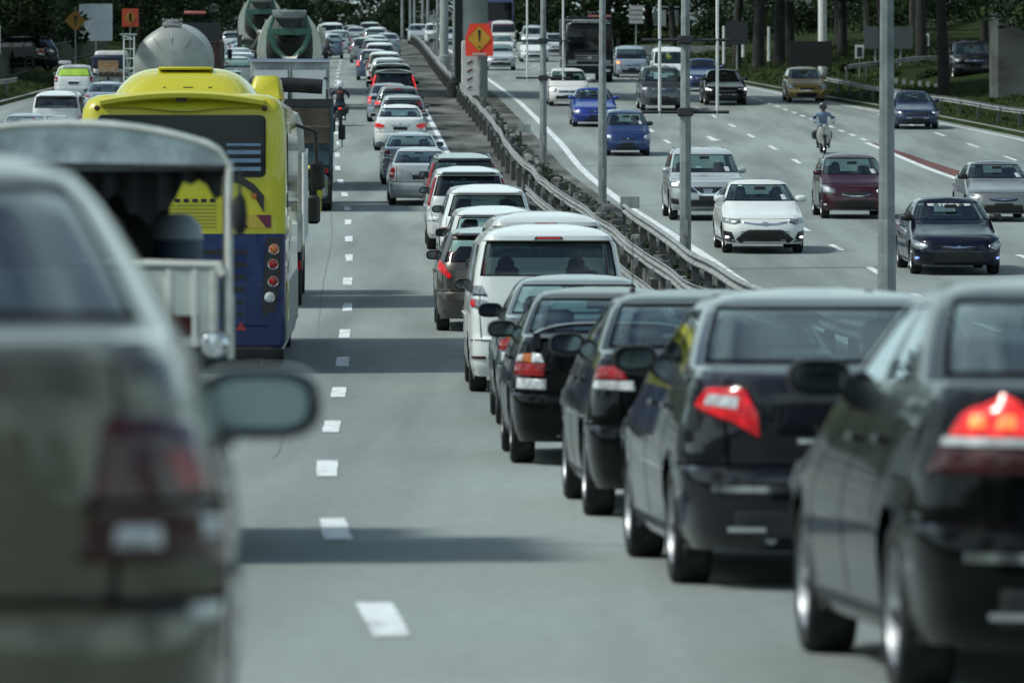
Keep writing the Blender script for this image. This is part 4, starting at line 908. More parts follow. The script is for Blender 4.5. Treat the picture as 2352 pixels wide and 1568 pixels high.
mb = MB(); slab(mb, [(-.022,c0-.12),(.022,c0-.12),(.065,c0+.32),(.05,c0+.38),(-.05,c0+.38),(-.065,c0+.32)], -.048, .012, SGNBLK); slab(mb, [(.045*math.cos(a),c0-.36+.045*math.sin(a)) for a in [i*math.pi/5 for i in range(10)]], -.048, .012, SGNBLK); mb.obj('exclamation_mark', o, smooth=False)
mb = MB(); slab(mb, [(-.30,1.97),(.30,1.97),(.30,2.05),(-.30,2.05)], -.03, .02, M['white_plate']); mb.obj('small_label', o, smooth=False)

# pale thick column farther on and round sign
o = put('column', 'pale thick column in the median beyond the bridge pier', 'column', 300, px(1020, 300)); mb = MB(); mb.lathe([(.36,-.1),(.34,1.0),(.23,1.05),(.22,9)], PIER, n=18); mb.obj('shaft', o)
o = put('round_sign', 'small round sign on a thin pole among the far lamp posts', 'road sign', 345, px(989, 345)+.2)
mb = MB(); mb.lathe([(.04,0),(.04,3.1)], M['steel'], n=8); mb.obj('post', o); mb = MB(); mb.lathe([(.02,-.02),(.30,-.02),(.30,.02)], M['steel'], (0,-.05,2.55), axis='Y', n=20); mb.obj('disc', o)
mb = MB(); mb.box((-.05,-.05,1.5), (.7,.04,.25), M['steel']); mb.obj('plate', o)

# ------------------------------------------------------------------ left verge
GRN = plain('dark_green_fence', (.02,.035,.018), .6, var=.3)
o = put('fence', 'dark green railing fence along the left grass verge', 'fence', 250, LINE(250)-15.6, terrain(250, -15.6))
pm = MB(); pm.box((0,0,.62), (.025,.025,1.2), GRN); bar = pm.mesh('bar', smooth=False); pm = MB(); pm.box((0,0,.7), (.08,.08,1.45), GRN); pst = pm.mesh('post', smooth=False)
D = 238.0; k = 0; P0 = Vector(o.location); hz = []
while D < 345 and k < 290:
    c = -15.6 if D < 262 else interp([(262,-15.6),(345,-14.2)], D); p = Vector((LINE(D)+c, D, terrain(D, c)))-P0
    q = bpy.data.objects.new('post' if k % 12 == 0 else 'bar', pst if k % 12 == 0 else bar); COL.objects.link(q); q.parent = o; q.location = p
    if k % 4 == 0: hz.append(p)
    D += .37; k += 1
for h in (.18, 1.15):
    mb = MB(); mb.tube([p+Vector((0,0,h)) for p in hz], .022, GRN, 5); mb.obj('rail', o)
def sign(name, label, D, x, yc, w, h, mats, shape='rect', post=True, postr=.04, thick=.04, parts=()):
    X = px(x, D); zc = pz(yc, D); c = X-LINE(D); g = terrain(D, c); o = put(name, label, 'road sign', D, X, g); zc -= g
    if post:
        mb = MB(); mb.lathe([(postr,-.2),(postr,zc)], M['steel'], (0,.08,0), n=10); mb.obj('post', o)
    P = {'rect': [(-w/2,-h/2),(w/2,-h/2),(w/2,h/2),(-w/2,h/2)], 'diamond': [(0,-h/2),(w/2,0),(0,h/2),(-w/2,0)]}[shape]
    mb = MB(); slab(mb, [(a, b+zc) for a, b in P], 0, thick, mats[0]); mb.obj('board', o, smooth=False)
    for nm, poly, mt in parts:
        mb = MB(); slab(mb, [(a, b+zc) for a, b in poly], -thick/2-.012, .02, mt); mb.obj(nm, o, smooth=False)
    return o
AMB = plain('aged_amber', (.30,.14,.015), .6, var=.25)
sign('merge_sign', 'weathered amber diamond merge sign on a thin pale post at the left verge', 270, 173, 48, 1.02, 1.02, [AMB], 'diamond', postr=.035,
     parts=[('arrow', [(-.03,-.26),(.03,-.26),(.03,-.02),(.15,.16),(.10,.20),(.03,.08),(.03,.14),(.09,.14),(0,.30),(-.09,.14),(-.03,.14)], SGNBLK)])
BILL = plain('pale_billboard', (.50,.53,.55), .5, var=.08)
sign('billboard', 'blank pale billboard behind the merge sign, under overhanging leaves', 300, 220, 52, 1.75, 1.95, [BILL], postr=.06, thick=.08)
sign('warning_sign', 'dim orange sign with a yellow diamond at the left, beside the trees', 330, 299, 41, .95, 1.05, [plain('dim_orange', (.42,.05,.02), .6)], parts=[('diamond', [(0,-.42),(.36,0),(0,.42),(-.36,0)], AMB), ('figure', [(-.03,-.24),(.10,-.22),(.05,.05),(.12,.2),(-.02,.26),(-.06,.05)], SGNBLK)])
sign('narrow_sign', 'narrow white board at the far left edge of the picture', 262, -3, 92, .14, 1.3, [M['white']], postr=.03)

# ------------------------------------------------------------------ right verge
BLK = plain('black_board', (.006,.007,.008), .7); GREYB = plain('sign_back', (.11,.125,.13), .5, .3, var=.2)
o = sign('display_board', 'back of a black rectangular display board above the yellow hatchback', 266, 1861, 124, 2.0, 1.16, [BLK], post=False, thick=.22)
for s_ in (-.95, .95): mb = MB(); mb.box((s_,.0,.6), (.07,.07,2.4), BLK); mb.obj('leg', o)
o = put('white_mast', 'tall thick white mast behind the black display board', 'mast', 274, px(1889, 274), terrain(274, 23)-.2); mb = MB(); mb.lathe([(.21,0),(.2,9)], M['white'], n=16); mb.obj('shaft', o)
for xx, w_ in ((2011, 1.12), (2069, 1.2)):
    sign('sign_back', 'grey back of a road sign, %s of the joined pair over the ramp rail' % ('left one' if xx < 2050 else 'right one'), 282, xx, 87, w_, 1.1, [GREYB], postr=.05, thick=.06)
def sbox(label, x, yc, D):
    c = px(x, D)-LINE(D); o = sign('marker_sign', label, D, x, yc, .42, .64, [M['white']], postr=.03, parts=[('panel', [(-.12,-.24),(.12,-.24),(.12,.2),(-.12,.2)], M['dark'])]); return o
sbox('white framed marker sign at the start of the ramp rail', 1974, 119, 268); sbox('white framed marker sign on the ramp, right of the grey sign backs', 2125, 92, 290)
sign('slatted_sign', 'pale board of horizontal slats on a post above the far oncoming traffic', 335, 1461, 34, .8, 1.05, [plain('pale_slats', (.42,.40,.39), .6)], parts=[('slat_gap', [(-.4,z),(.4,z),(.4,z+.02),(-.4,z+.02)], M['dark']) for z in (-.27, 0, .26)])
o = sign('frame_sign', 'open metal frame with two dim panels beside the slatted board', 338, 1545, 42, .02, .02, [GREYB], postr=.04)
for dx in (-1.0, -.55, .2, .7):
    mb = MB(); mb.box((dx,0,pz(42,338)-o.location.z), (.30,.05,.95), GREYB if dx != -.55 else M['steel']); mb.obj('panel', o, smooth=False)
mb = MB(); mb.box((-.15,.06,pz(16,338)-o.location.z), (2.2,.06,.08), M['steel']); mb.obj('top_rail', o, smooth=False)
for i in range(14):
    if i in (8, 9): continue
    t = i/13; X = 16.25+t*4.4; D = 246-1.5*t; z = pz(186+t*27, D); c = X-LINE(D)
    o = put('kerb_marker', 'white kerb block under the ramp, %s from the left end of its row' % ('first','second','third','fourth','fifth','sixth','seventh','eighth','','','ninth','tenth','eleventh','twelfth')[i], 'kerb block', D, X, z-.02, 'white kerb blocks under the ramp')
    mb = MB(); mb.box((0,0,.06), (.15,.12,.24 if i % 3 else .16), M['white'], bev=.015); mb.obj('block', o)
mb = MB(); mb.grid([[(px(2000+i*30, 250), 250+j*4, pz(216, 250)-.12+j*.22) for i in range(14)] for j in range(9)], M_GRASS)
tag(mb.obj('grass_bank', smooth=True), 'grass bank under the ramp at the right', kind='structure')
for x, y0, y1, D in ((1766,62,128,300), (1707,92,119,300), (1663,60,135,305), (1535,108,118,320)):
    o = put('marker_post', 'slim white post %s' % {1766:'between two tree trunks above the dark oncoming saloon',1707:'short and low under the dark sign',1663:'with a flared foot, left of the dark trunks',1535:'tiny, above the white van roof'}[x], 'post', D, px(x, D), pz(y1, D)); h = pz(y0, D)-pz(y1, D)
    mb = MB(); mb.lathe([(.09,-.3),(.08,h)], M['white'], n=10, caps=True); mb.obj('shaft', o)
sign('dark_sign', 'dark back of a sign against the tree trunks', 292, 1693, 76, 1.1, 1.2, [plain('dark_sign', (.02,.024,.026), .6)], postr=.05, thick=.08)
o = put('low_wall', 'low pale kerb wall behind the far oncoming cars', 'wall', 345, 9.5, terrain(345, 20)); mb = MB()
for i in range(9): mb.box((-2.5+i*1.05, i*.35, .35), (1.0,.25,.5+.1*(i % 3)), M['conc'], bev=.02)
mb.obj('wall_section', o)

# ------------------------------------------------------------------ trees and shrubs
def leaf_mat(name, a, b_, c_):
    m, t, b = newmat(name); oi = N(t, 'ShaderNodeNewGeometry')
    r = ramp(t, noise(t, oi.outputs['Position'], .45, 6, .7), [(.32, a), (.52, b_), (.72, c_)]); t.links.new(r.outputs[0], b.inputs['Base Color']); b.inputs['Roughness'].default_value = .75; b.inputs['Specular IOR Level'].default_value = .12
    return m
LEAF = [leaf_mat('leaves_dark', (.008,.016,.008), (.016,.032,.012), (.032,.055,.018)), leaf_mat('leaves_mid', (.010,.020,.008), (.022,.042,.014), (.048,.075,.022)), leaf_mat('leaves_yellow', (.020,.030,.010), (.045,.065,.018), (.085,.105,.030))]
BARK = plain('bark', (.022,.022,.019), .95, var=.5, scale=2.0, bump=.6)
BARK2 = plain('grey_bark', (.13,.12,.105), .95, var=.5, scale=2.0, bump=.6)
def leaves(mb, rnd, c, rad, n, size, mat):
    c = Vector(c)
    for _ in range(n):
        d = Vector((rnd.gauss(0,1), rnd.gauss(0,1), rnd.gauss(0,1))).normalized()*(rnd.random()**.45)
        p = c+Vector((d.x*rad[0], d.y*rad[1], d.z*rad[2]))
        u = Vector((rnd.gauss(0,1), rnd.gauss(0,1), rnd.gauss(0,.6))).normalized(); v = u.cross(Vector((rnd.gauss(0,1), rnd.gauss(0,1), rnd.gauss(0,1)))).normalized(); s_ = size*rnd.uniform(.6,1.5)
        mb.quad([p-u*s_, p-v*s_*.45, p+u*s_, p+v*s_*.45], mat)
def crown_mesh(seed, h, r, mat, n=46, per=85, size=.17, droop=False):
    rnd = random.Random(seed); mb = MB()
    for i in range(n):
        a = rnd.uniform(0, 2*math.pi); q = rnd.random()**.6*r; z = h*rnd.uniform(.0, 1); k = math.sqrt(max(.08, 1-((z-h*.45)/(h*.62))**2))
        leaves(mb, rnd, (q*k*math.cos(a), q*k*math.sin(a), z), (rnd.uniform(.6,1.3), rnd.uniform(.6,1.3), rnd.uniform(.4,.9)), per, size, mat)
    return mb.mesh('crown', smooth=False)
def trunk_mesh(seed, h, r, bark):
    rnd = random.Random(seed); mb = MB(); bx, by = rnd.uniform(-.4,.4), rnd.uniform(-.3,.3)
    pts = [(bx*t*t, by*t*t, h*t-.3) for t in (0,.12,.3,.5,.75,1)]; mb.tube(pts, r, bark, 10, r1=r*.62)
    for i in range(5):
        a = rnd.uniform(0, 6.28); z = h*rnd.uniform(.6,.98); L_ = rnd.uniform(2,3.8); b0 = Vector((bx*(z/h)**2, by*(z/h)**2, z))
        mb.tube([b0, b0+Vector((math.cos(a)*L_*.45, math.sin(a)*L_*.45, L_*.35)), b0+Vector((math.cos(a)*L_*.8, math.sin(a)*L_*.8, L_*.95))], r*.42, bark, 7, r1=r*.12)
    return mb.mesh('trunk')
CR = [crown_mesh(1, 7, 4.6, LEAF[0], 70), crown_mesh(2, 8.5, 4.2, LEAF[0], 70), crown_mesh(3, 6, 4.8, LEAF[1], 66), crown_mesh(4, 7, 4.0, LEAF[2], 56), crown_mesh(5, 10, 5.5, LEAF[0], 100, 80, .22)]
TRK = [trunk_mesh(1, 5, .24, BARK), trunk_mesh(2, 6.5, .32, BARK), trunk_mesh(3, 4.2, .18, BARK2), trunk_mesh(4, 7.5, .42, BARK)]
def tree(label, D, x, cr, tr, zc, s_=1.0, group=None, rs=None):
    X = px(x, D); c = X-LINE(D); o = put('tree', label, 'tree', D, X, terrain(D, c), group)
    o.rotation_euler = (0,0,(rs if rs is not None else RND.uniform(0,6.28))); o.scale = (s_,)*3
    t = bpy.data.objects.new('trunk', TRK[tr]); COL.objects.link(t); t.parent = o
    k = bpy.data.objects.new('crown', CR[cr]); COL.objects.link(k); k.parent = o; k.location = (0,0,zc)
    return o
# row that closes the view at the crest of the road
R4 = random.Random(11)
for i in range(30):
    x = -60+i*46+R4.uniform(-12,12); D = R4.uniform(590,660) if x < 1350 else R4.uniform(470,560)
    if 700 < x < 1250: D = R4.uniform(690,760)
    if x > 1300: continue
    tree(('nearest','second','third')[i % 3]+' dark tree of the closing wood rightwards from '+('the left picture edge','the merge sign','the dim orange sign','the tanker','the dump lorry','the mixers','the bus lane','the head of the queue','the far lamp posts','the bridge pier','the coach')[i//3], D, x, (0,1,4)[i % 3], i % 2, R4.uniform(-1.8,.3), R4.uniform(.95,1.25), 'trees closing the view beyond the crest')
for i in range(15):
    x = 1240+i*82+R4.uniform(-20,20); D = R4.uniform(390,470)
    tree(('first','second')[i % 2]+' dark tree of the belt to the right of '+('the slatted sign','the thin white rod','the dark sign back','the thick trunk pair','the black display board','the grey sign backs','the forked ramp tree','the broad side pier')[i//2], D, x, (0,1,4,1)[i % 4], i % 2, R4.uniform(-.6,.8), R4.uniform(.9,1.15), 'trees in the belt behind the right verge')
for i in range(12):
    x = -40+i*50+R4.uniform(-16,16); D = R4.uniform(350,440)
    tree(('first','second','third')[i % 3]+' dark bushy tree behind the left verge, counting right from '+('the left edge','the billboard','the tanker ladder','the dump lorry')[i//3], D, x, (0,1,4)[i % 3], i % 2, R4.uniform(-.6,.6), R4.uniform(.8,1.0), 'trees behind the left verge')
# individual trees
for lab, D, x, cr, tr, zc, s_, rs in (
    ('big tree with low dark branches hanging over the pale billboard', 285, 60, 4, 3, 1.6, .9, .5), ('dark tree trunk and crown at the far left edge', 300, -20, 0, 1, 1.0, 1.0, 2),
    ('leaning tree behind the left fence, left of the merge sign', 318, 120, 1, 1, 1.2, .9, 4),
    ('forked tree left of the thick lamp post, over the silver off-roader', 322, 1548, 1, 0, 3.6, .95, 1.1), ('slender tree behind the dark sign back', 305, 1692, 3, 1, 4.3, .9, .2),
    ('thick straight tree trunk, first of the pair on the grass bank', 298, 1742, 0, 3, 4.8, .85, 2.2), ('thick straight tree trunk, right of the pair on the grass bank', 301, 1790, 1, 3, 4.6, .85, 3.3),
    ('tree with a pale trunk behind the grey sign backs', 330, 1990, 2, 2, 3.2, 1.1, .7), ('tree with a grey trunk beyond the ramp', 335, 2095, 3, 2, 3.1, 1.1, 5), 
    ('dark leaning forked tree in front of the ramp and the off-roader', 240, 2168, 1, 1, 5.0, .9, 1.6), ('leafy tree hanging over the broad side pier', 262, 2300, 3, 1, 3.6, 1.0, 2.6), ('leafy yellow-green tree at the right edge', 300, 2260, 3, 0, 3.2, 1.0, 4.2),
    ('tree over the ramp, right of the white mast', 310, 1935, 0, 1, 3.6, .95, 3.8), ('tree with drooping leaves over the right edge', 225, 2420, 2, 1, 3.4, .9, .4)):
    tree(lab, D, x, cr, tr, zc, s_, rs=rs)
for k, (X_, D, cr) in enumerate(((17.5,268,0),(20.5,285,1),(24.5,270,0),(22,305,4),(27,292,1),(26,250,0),(29,318,4),(19,330,1),(31,265,1),(24,232,0),(28,215,1),(33,240,0),(35,290,4),(15.5,318,0),(30,345,4),(37,320,4))):
    c = X_-LINE(D); o = put('tree', 'shade tree on the right verge, %s' % ('just behind the display board','behind the white mast','left of the side pier','behind the grey sign backs','right of the marker sign','in front of the ramp','far right of the ramp','among the thick trunks','beyond the ramp rail','near the side pier foot','at the right edge','beyond the right edge','right of the ramp top','left of the thick trunks','behind the parked cars','beyond the parked cars')[k], 'tree', D, X_, terrain(D, c), 'shade trees on the right verge')
    o.rotation_euler = (0,0,k*1.3); t = bpy.data.objects.new('trunk', TRK[(0,1,3)[k % 3]]); COL.objects.link(t); t.parent = o; q = bpy.data.objects.new('crown', CR[cr]); COL.objects.link(q); q.parent = o; q.location = (0,0,3.4 if D > 300 else 4.6)
# trees beside the road out of the frame, seen in reflections
for i, (X, D) in enumerate([(-24,40),(-23,75),(-25,110),(-22,150),(-26,185),(38,60),(36,110),(40,150),(35,200),(-20,5),(-22,-22),(34,10),(33,-25)]+[(x, -42-7*(k % 2)) for k, x in enumerate(range(-22, 40, 5))]+[(-22,22),(-24,58),(-25,92),(33,36),(35,85)]):
    c = X-LINE(D); o = put('tree', 'roadside tree beside the carriageways, outside the frame', 'tree', D, X, terrain(D, c), 'roadside trees outside the frame'); o.scale = (1.1,)*3
    t = bpy.data.objects.new('trunk', TRK[i % 2]); COL.objects.link(t); t.parent = o
    k = bpy.data.objects.new('crown', CR[i % 3]); COL.objects.link(k); k.parent = o; k.location = (0,0,3)
def shrub(label, D, x, r, h, mi, n=9, size=.07, group=None, dz=0):
    X = px(x, D); c = X-LINE(D); o = put('shrub', label, 'shrub', D, X, terrain(D, c)+dz, group); rnd = random.Random(int(x)); mb = MB()
    for i in range(n): a = rnd.uniform(0,6.28); q = rnd.random()*r*.7; leaves(mb, rnd, (q*math.cos(a), q*math.sin(a), h*rnd.uniform(.25,.75)), (r*.5, r*.5, h*.42), 130, size, LEAF[mi])
    mb.obj('foliage', o, smooth=False); mb = MB(); mb.tube([(0,0,-.1),(.03,0,h*.5)], .04, BARK, 6); mb.obj('stem', o); return o
shrub('clipped round shrub with a bright top, right of the white van', 300, 1612, .75, .95, 2, 12); shrub('low shrub left of the white van roof', 302, 1503, .7, .8, 1, 9); shrub('dark shrub at the foot of the two thick trunks', 305, 1560, .6, .6, 1, 7)
for i, (x, D) in enumerate(((1950,275),(2040,262),(1835,290),(2150,255))): shrub(['low weedy shrub under the ramp rail','ragged shrub below the grey sign backs','small shrub behind the black display board','low shrub at the foot of the leaning tree'][i], D, x, .8, .5, (1,2,1,0)[i], 7)
for i in range(12):
    x = 1640+i*64; shrub('dense dark shrub of the hedge, %s rightwards from the thick trunk pair' % ('first','second','third','fourth','fifth','sixth','seventh','eighth','ninth','tenth','eleventh','twelfth')[i], 352+(i*37 % 17), x, 2.3, 2.6+.4*(i % 3), (0,1,0)[i % 3], 16, .12, 'hedge of dark shrubs behind the right verge')
# low plants between the rails and on the verge
def cover():
    mb = MB(); r = random.Random(5)
    for _ in range(3600):
        D = r.uniform(60, 245); c = r.uniform(5.5, 6.3) if D < 125 else r.uniform(5.5, 6.25); leaves(mb, r, (LINE(D)+c, D, PROF(D)+.15), (.16,.3,.17), 4, .05, LEAF[r.choice((0,0,1))])
    return mb
tag(cover().obj('median_weeds', smooth=False), 'dark weeds growing between the guard rails', kind='stuff')
def tufts():
    mb = MB(); r = random.Random(8)
    for _ in range(9000):
        D = r.uniform(205, 345); side = r.random()
        if side < .72: c = interp(RIGHT_EDGE, D)+r.uniform(.3, 13)
        else: c = interp(LEFT_EDGE, D)-r.uniform(.3, 6)
        p = Vector((LINE(D)+c, D, terrain(D, c)+.02)); a = r.uniform(0, 3.14); s_ = r.uniform(.05,.13); w_ = Vector((math.cos(a), math.sin(a), 0))*.05
        for k in (-1, 1): mb.quad([p-w_, p+w_, p+w_*.2+Vector((.03*k, 0, s_*1.6))], LEAF[r.choice((1,2,2))])
    return mb
tag(tufts().obj('grass_tufts', smooth=False), 'short rough grass on the verges', kind='stuff')
# pale building glimpsed between the trunks
o = put('building', 'pale low building glimpsed between the trees beyond the right verge', 'building', 430, 19.5, terrain(430, 30)); PB = plain('pale_wall', (.48,.51,.50), .8, var=.15, scale=.4)
mb = MB(); mb.box((0,4,3.2), (13,8,6.4), PB); mb.obj('wall', o, smooth=False); mb = MB(); mb.box((0,4,6.55), (13.6,8.6,.3), M['conc']); mb.obj('roof', o, smooth=False)
for i in range(6):
    mb = MB(); mb.box((-5.2+i*2.1,-.02,2.9), (1.2,.12,1.3), M['deep']); mb.obj('window', o, smooth=False)
o = put('building', 'long dim grey building behind the trees at the left', 'building', 470, -27, terrain(470, -16)); mb = MB(); mb.box((0,4,3), (16,8,6), plain('dim_wall', (.10,.11,.11), .8, var=.2, scale=.4)); mb.obj('wall', o, smooth=False)
for i in range(5):
    mb = MB(); mb.box((-6+i*3,-.02,2.4), (1.4,.12,1.8), plain('pale_shutter', (.36,.40,.42), .5)); mb.obj('window', o, smooth=False)
# ------------------------------------------------------------------ people
SKIN = plain('skin', (.20,.11,.075), .6)
def person_mesh(key, J, cloth, riding=True):
    """one continuous skinned figure; J holds named joints of one side, mirrored to the other"""
    import bmesh
    bm = bmesh.new(); lay = bm.verts.layers.skin.verify()
    def v(p, r, root=False):
        q = bm.verts.new(p); q[lay].radius = (r, r) if not isinstance(r, tuple) else r; q[lay].use_root = root; return q
    def chain(a, pts):
        for p, r in pts: b = v(p, r); bm.edges.new((a, b)); a = b
        return a
    pel = v(J['pelvis'], (.15,.12), True); ch = chain(pel, [(J['waist'], (.165,.13)), (J['chest'], (.15,.11))])
    nk = chain(ch, [(J['neck0'], (.10,.09)), (J['neck'], .055), (J['jaw'], (.068,.075)), (J['head'], (.078,.092)), (J['crown'], (.066,.076))])
    for s_ in (1, -1):
        m = lambda p: (p[0]*s_, p[1], p[2])
        h = chain(ch, [(m(J['shoulder']), .062), (m(J['elbow']), .047), (m(J['wrist']), .030), (m(J['palm']), (.036,.022))])
        px_, py_, pz_ = m(J['palm'])
        for k, (dx, ln) in enumerate(((-.030,.030),(-.010,.036),(.010,.034),(.030,.027))):
            chain(h, [((px_+dx*s_, py_+.030, pz_+.012), .010), ((px_+dx*s_, py_+.030+ln*.5, pz_-.008), .0092), ((px_+dx*s_, py_+.030+ln*.3, pz_-.034), .008)])
        chain(h, [((px_-.040*s_, py_+.0, pz_-.012), .012), ((px_-.045*s_, py_+.026, pz_-.030), .010)])
        chain(pel, [(m(J['hip']), .095), (m(J['knee']), .066), (m(J['shin']), .055), (m(J['ankle']), .040), (m(J['toe']), (.045,.030))])
    me = bpy.data.meshes.new('tmp'); bm.to_mesh(me); bm.free(); o = bpy.data.objects.new('tmp', me); COL.objects.link(o)
    o.modifiers.new('s', 'SKIN'); sd = o.modifiers.new('u', 'SUBSURF'); sd.levels = 1
    dg = bpy.context.evaluated_depsgraph_get(); r = bpy.data.meshes.new_from_object(o.evaluated_get(dg)); bpy.data.objects.remove(o)
    r.materials.clear(); top, bot, shoe = cloth
    for mt in (top, bot, SKIN, shoe): r.materials.append(mt)
    nz_, pv = J['neck'][2]-.035, J['pelvis'][2]; wr = Vector(J['wrist'])
    for p in r.polygons:
        c = p.center; k = 0; a = Vector((abs(c.x), c.y, c.z))
        if (a-wr).length < .04 or (a-Vector(J['palm'])).length < .10: k = 2
        elif c.z > nz_ and abs(c.x) < .12: k = 2
        elif (a-Vector(J['ankle'])).length < .07 or (a-Vector(J['toe'])).length < .10: k = 3
        elif c.z < pv+.05 and (abs(c.x) > .03 or c.z < pv) and (a-Vector(J['elbow'])).length > .16: k = 1
        p.material_index = k
    r.shade_smooth(); r.name = 'figure'; return r
RIDER = dict(pelvis=(0,-.18,.84), waist=(0,-.13,1.02), chest=(0,-.05,1.25), neck0=(0,0,1.36), neck=(0,.02,1.41), jaw=(0,.045,1.475), head=(0,.035,1.55), crown=(0,.03,1.625), shoulder=(.20,-.02,1.30), elbow=(.345,.10,1.10),
             wrist=(.30,.33,1.035), palm=(.30,.39,1.03), hip=(.10,-.14,.80), knee=(.20,.26,.70), shin=(.20,.20,.52), ankle=(.18,.08,.27), toe=(.19,.24,.22))
DRIVER = dict(pelvis=(0,.0,.56), waist=(0,-.05,.72), chest=(0,-.10,.93), neck0=(0,-.10,1.04), neck=(0,-.09,1.10), jaw=(0,-.07,1.16), head=(0,-.075,1.24), crown=(0,-.08,1.305), shoulder=(.19,-.10,1.00), elbow=(.25,.12,.80),
              wrist=(.17,.36,.93), palm=(.16,.42,.95), hip=(.09,.05,.56), knee=(.14,.48,.62), shin=(.14,.55,.45), ankle=(.13,.62,.30), toe=(.13,.76,.30))
def face_parts(o, J, hair=None):
    hd = Vector(J['head']); mb = MB()
    for s_ in (1, -1): mb.lathe([(.001,.010),(.010,.006),(.012,-.004)], M['white_plate'], (hd.x+s_*.030, hd.y+.088, hd.z), axis='Y', n=8)
    mb.obj('eyes', o)
    mb = MB(); mb.box((hd.x, hd.y+.100, hd.z-.028), (.024,.032,.042), SKIN, taper=.5, bev=.008)
    for s_ in (1, -1): mb.box((hd.x+s_*.082, hd.y-.005, hd.z-.01), (.018,.036,.058), SKIN, bev=.006)
    mb.obj('nose_and_ears', o); mb = MB(); mb.box((hd.x, hd.y+.088, hd.z-.066), (.044,.012,.010), plain('lips', (.16,.05,.045), .5)); mb.obj('mouth', o)
    if hair:
        mb = MB(); mb.lathe([(.092,-.02),(.102,.02),(.094,.062),(.062,.095),(.01,.108)], hair, (hd.x, hd.y-.018, hd.z), n=20); mb.obj('hair', o)
HAIR = plain('black_hair', (.008,.007,.007), .7)
SHOE = plain('dark_shoe', (.02,.018,.016), .6)
def driver(label, carobj, ty, seat=1, shirt=(.03,.035,.04), k=0):
    T = TYPES[ty]; y, x, h = T['seats'][0]; key = ('person', shirt)
    top = plain('shirt_%d_%d_%d' % tuple(int(c*1000) for c in shirt), shirt, .9, var=.2)
    if key not in CACHE: CACHE[key] = person_mesh(key, DRIVER, (top, plain('dark_trousers', (.02,.022,.028), .9), SHOE))
    o = bpy.data.objects.new('person', CACHE[key]); COL.objects.link(o); tag(o, label, 'person')
    bpy.context.view_layer.update() if False else None
    m = Matrix.LocRotScale(carobj.location, carobj.rotation_euler, carobj.scale)@Matrix.Translation((x*seat, y-.03, h-.62))
    o.matrix_world = m; face_parts(o, DRIVER, HAIR); return o

def motorbike(label, D, X, col, onc, lit=False, shield=True):
    o = thing('motorbike', label, 'motorbike', D, X, 'motorbikes on the highway', flip=onc)
    for y in (-.58, .62):
        mb = MB(); mb.lathe([(.22,-.035),(.265,-.045),(.295,-.02),(.295,.02),(.265,.045),(.22,.035)], M['rubber'], (0,y,.295), axis='X', n=28); w = mb.obj('wheel', o)
        mb = MB(); mb.lathe([(.225,-.02),(.215,0),(.225,.02)], M['chrome'], (0,y,.295), axis='X', n=24); mb.lathe([(.05,-.05),(.05,.05)], M['alloy'], (0,y,.295), axis='X', n=12, caps=True)
        for k in range(8): a = k*math.pi/4; mb.tube([(0,y,.295), (0, y+.22*math.cos(a), .295+.22*math.sin(a))], .006, M['chrome'], 4)
        mb.obj('rim', w)
    P = paint(*col)
    mb = MB(); mb.box((0,-.12,.50), (.20,.62,.26), P, taper=.85, bev=.06); mb.box((0,-.52,.66), (.22,.42,.14), P, taper=.7, bev=.05); mb.obj('body', o)
    mb = MB(); mb.box((0,-.25,.77), (.24,.62,.09), M['black'], bev=.035); mb.obj('saddle', o)
    mb = MB()
    for s_ in (.055, -.055): mb.tube([(s_,.60,.30), (s_,.44,.86)], .018, M['alloy'], 8)
    mb.obj('fork', o)
    mb = MB(); rows = [[(x*(.13+.11*math.sin(math.pi*min(1,t*.8+.12))), .44+.10*(1-abs(x)**2)-.20*t, .90-.56*t) for x in [-1+.2*i for i in range(11)]] for t in (0,.2,.4,.6,.8,1)]
    mb.grid(rows, paint('cream_shield', (.50,.49,.44), .0) if shield else P); mb.box((0,.60,.62), (.11,.36,.035), P, bev=.01); mb.obj('leg_shield', o)
    mb = MB(); mb.tube([(-.33,.34,1.02),(-.2,.40,1.0),(0,.44,.96),(.2,.40,1.0),(.33,.34,1.02)], .014, M['chrome'], 8); mb.obj('handlebar', o)
    mb = MB(); mb.lathe([(.02,.16),(.075,.15),(.085,.10),(.07,.0)], P, (0,.42,.92), axis='Y', n=16); mb.obj('headlamp_cowl', o); mb = MB(); mb.lathe([(.002,.0),(.055,-.004),(.07,-.015)], M['clear'], (0,.60,.92), axis='Y', n=16); mb.obj('headlight', o)
    for s_ in (1, -1):
        mb = MB(); mb.tube([(s_*.20,.38,1.0),(s_*.27,.34,1.16)], .007, M['black'], 5); mb.box((s_*.30,.33,1.20), (.12,.025,.07), M['black'], bev=.01); mb.obj('mirror', o)
    mb = MB(); mb.box((0,-.74,.66), (.12,.05,.07), M['red_hot' if lit else 'red'], bev=.015); mb.obj('tail_light', o)
    mb = MB(); mb.box((0,-.80,.48), (.18,.012,.14), M['plate']); mb.box((0,-.74,.40), (.14,.14,.03), M['black']); mb.obj('number_plate', o)
    mb = MB(); mb.tube([(.12,.1,.25),(.13,-.4,.26),(.13,-.78,.34)], .035, M['chrome'], 8); mb.obj('exhaust', o)
    mb = MB(); mb.tube([(-.22,.05,.20),(.22,.05,.20)], .014, M['black'], 6); mb.obj('foot_pegs', o)
    mb = MB(); mb.box((0,.64,.60), (.15,.30,.10), M['black'], bev=.03); mb.box((0,.10,.42), (.34,.36,.34), M['dark'], bev=.08); mb.obj('engine_cowl', o)
    for s_ in (1, -1): mb = MB(); mb.box((s_*.24,-.42,.60), (.17,.42,.30), M['black'], bev=.06); mb.obj('pannier', o)
    return o
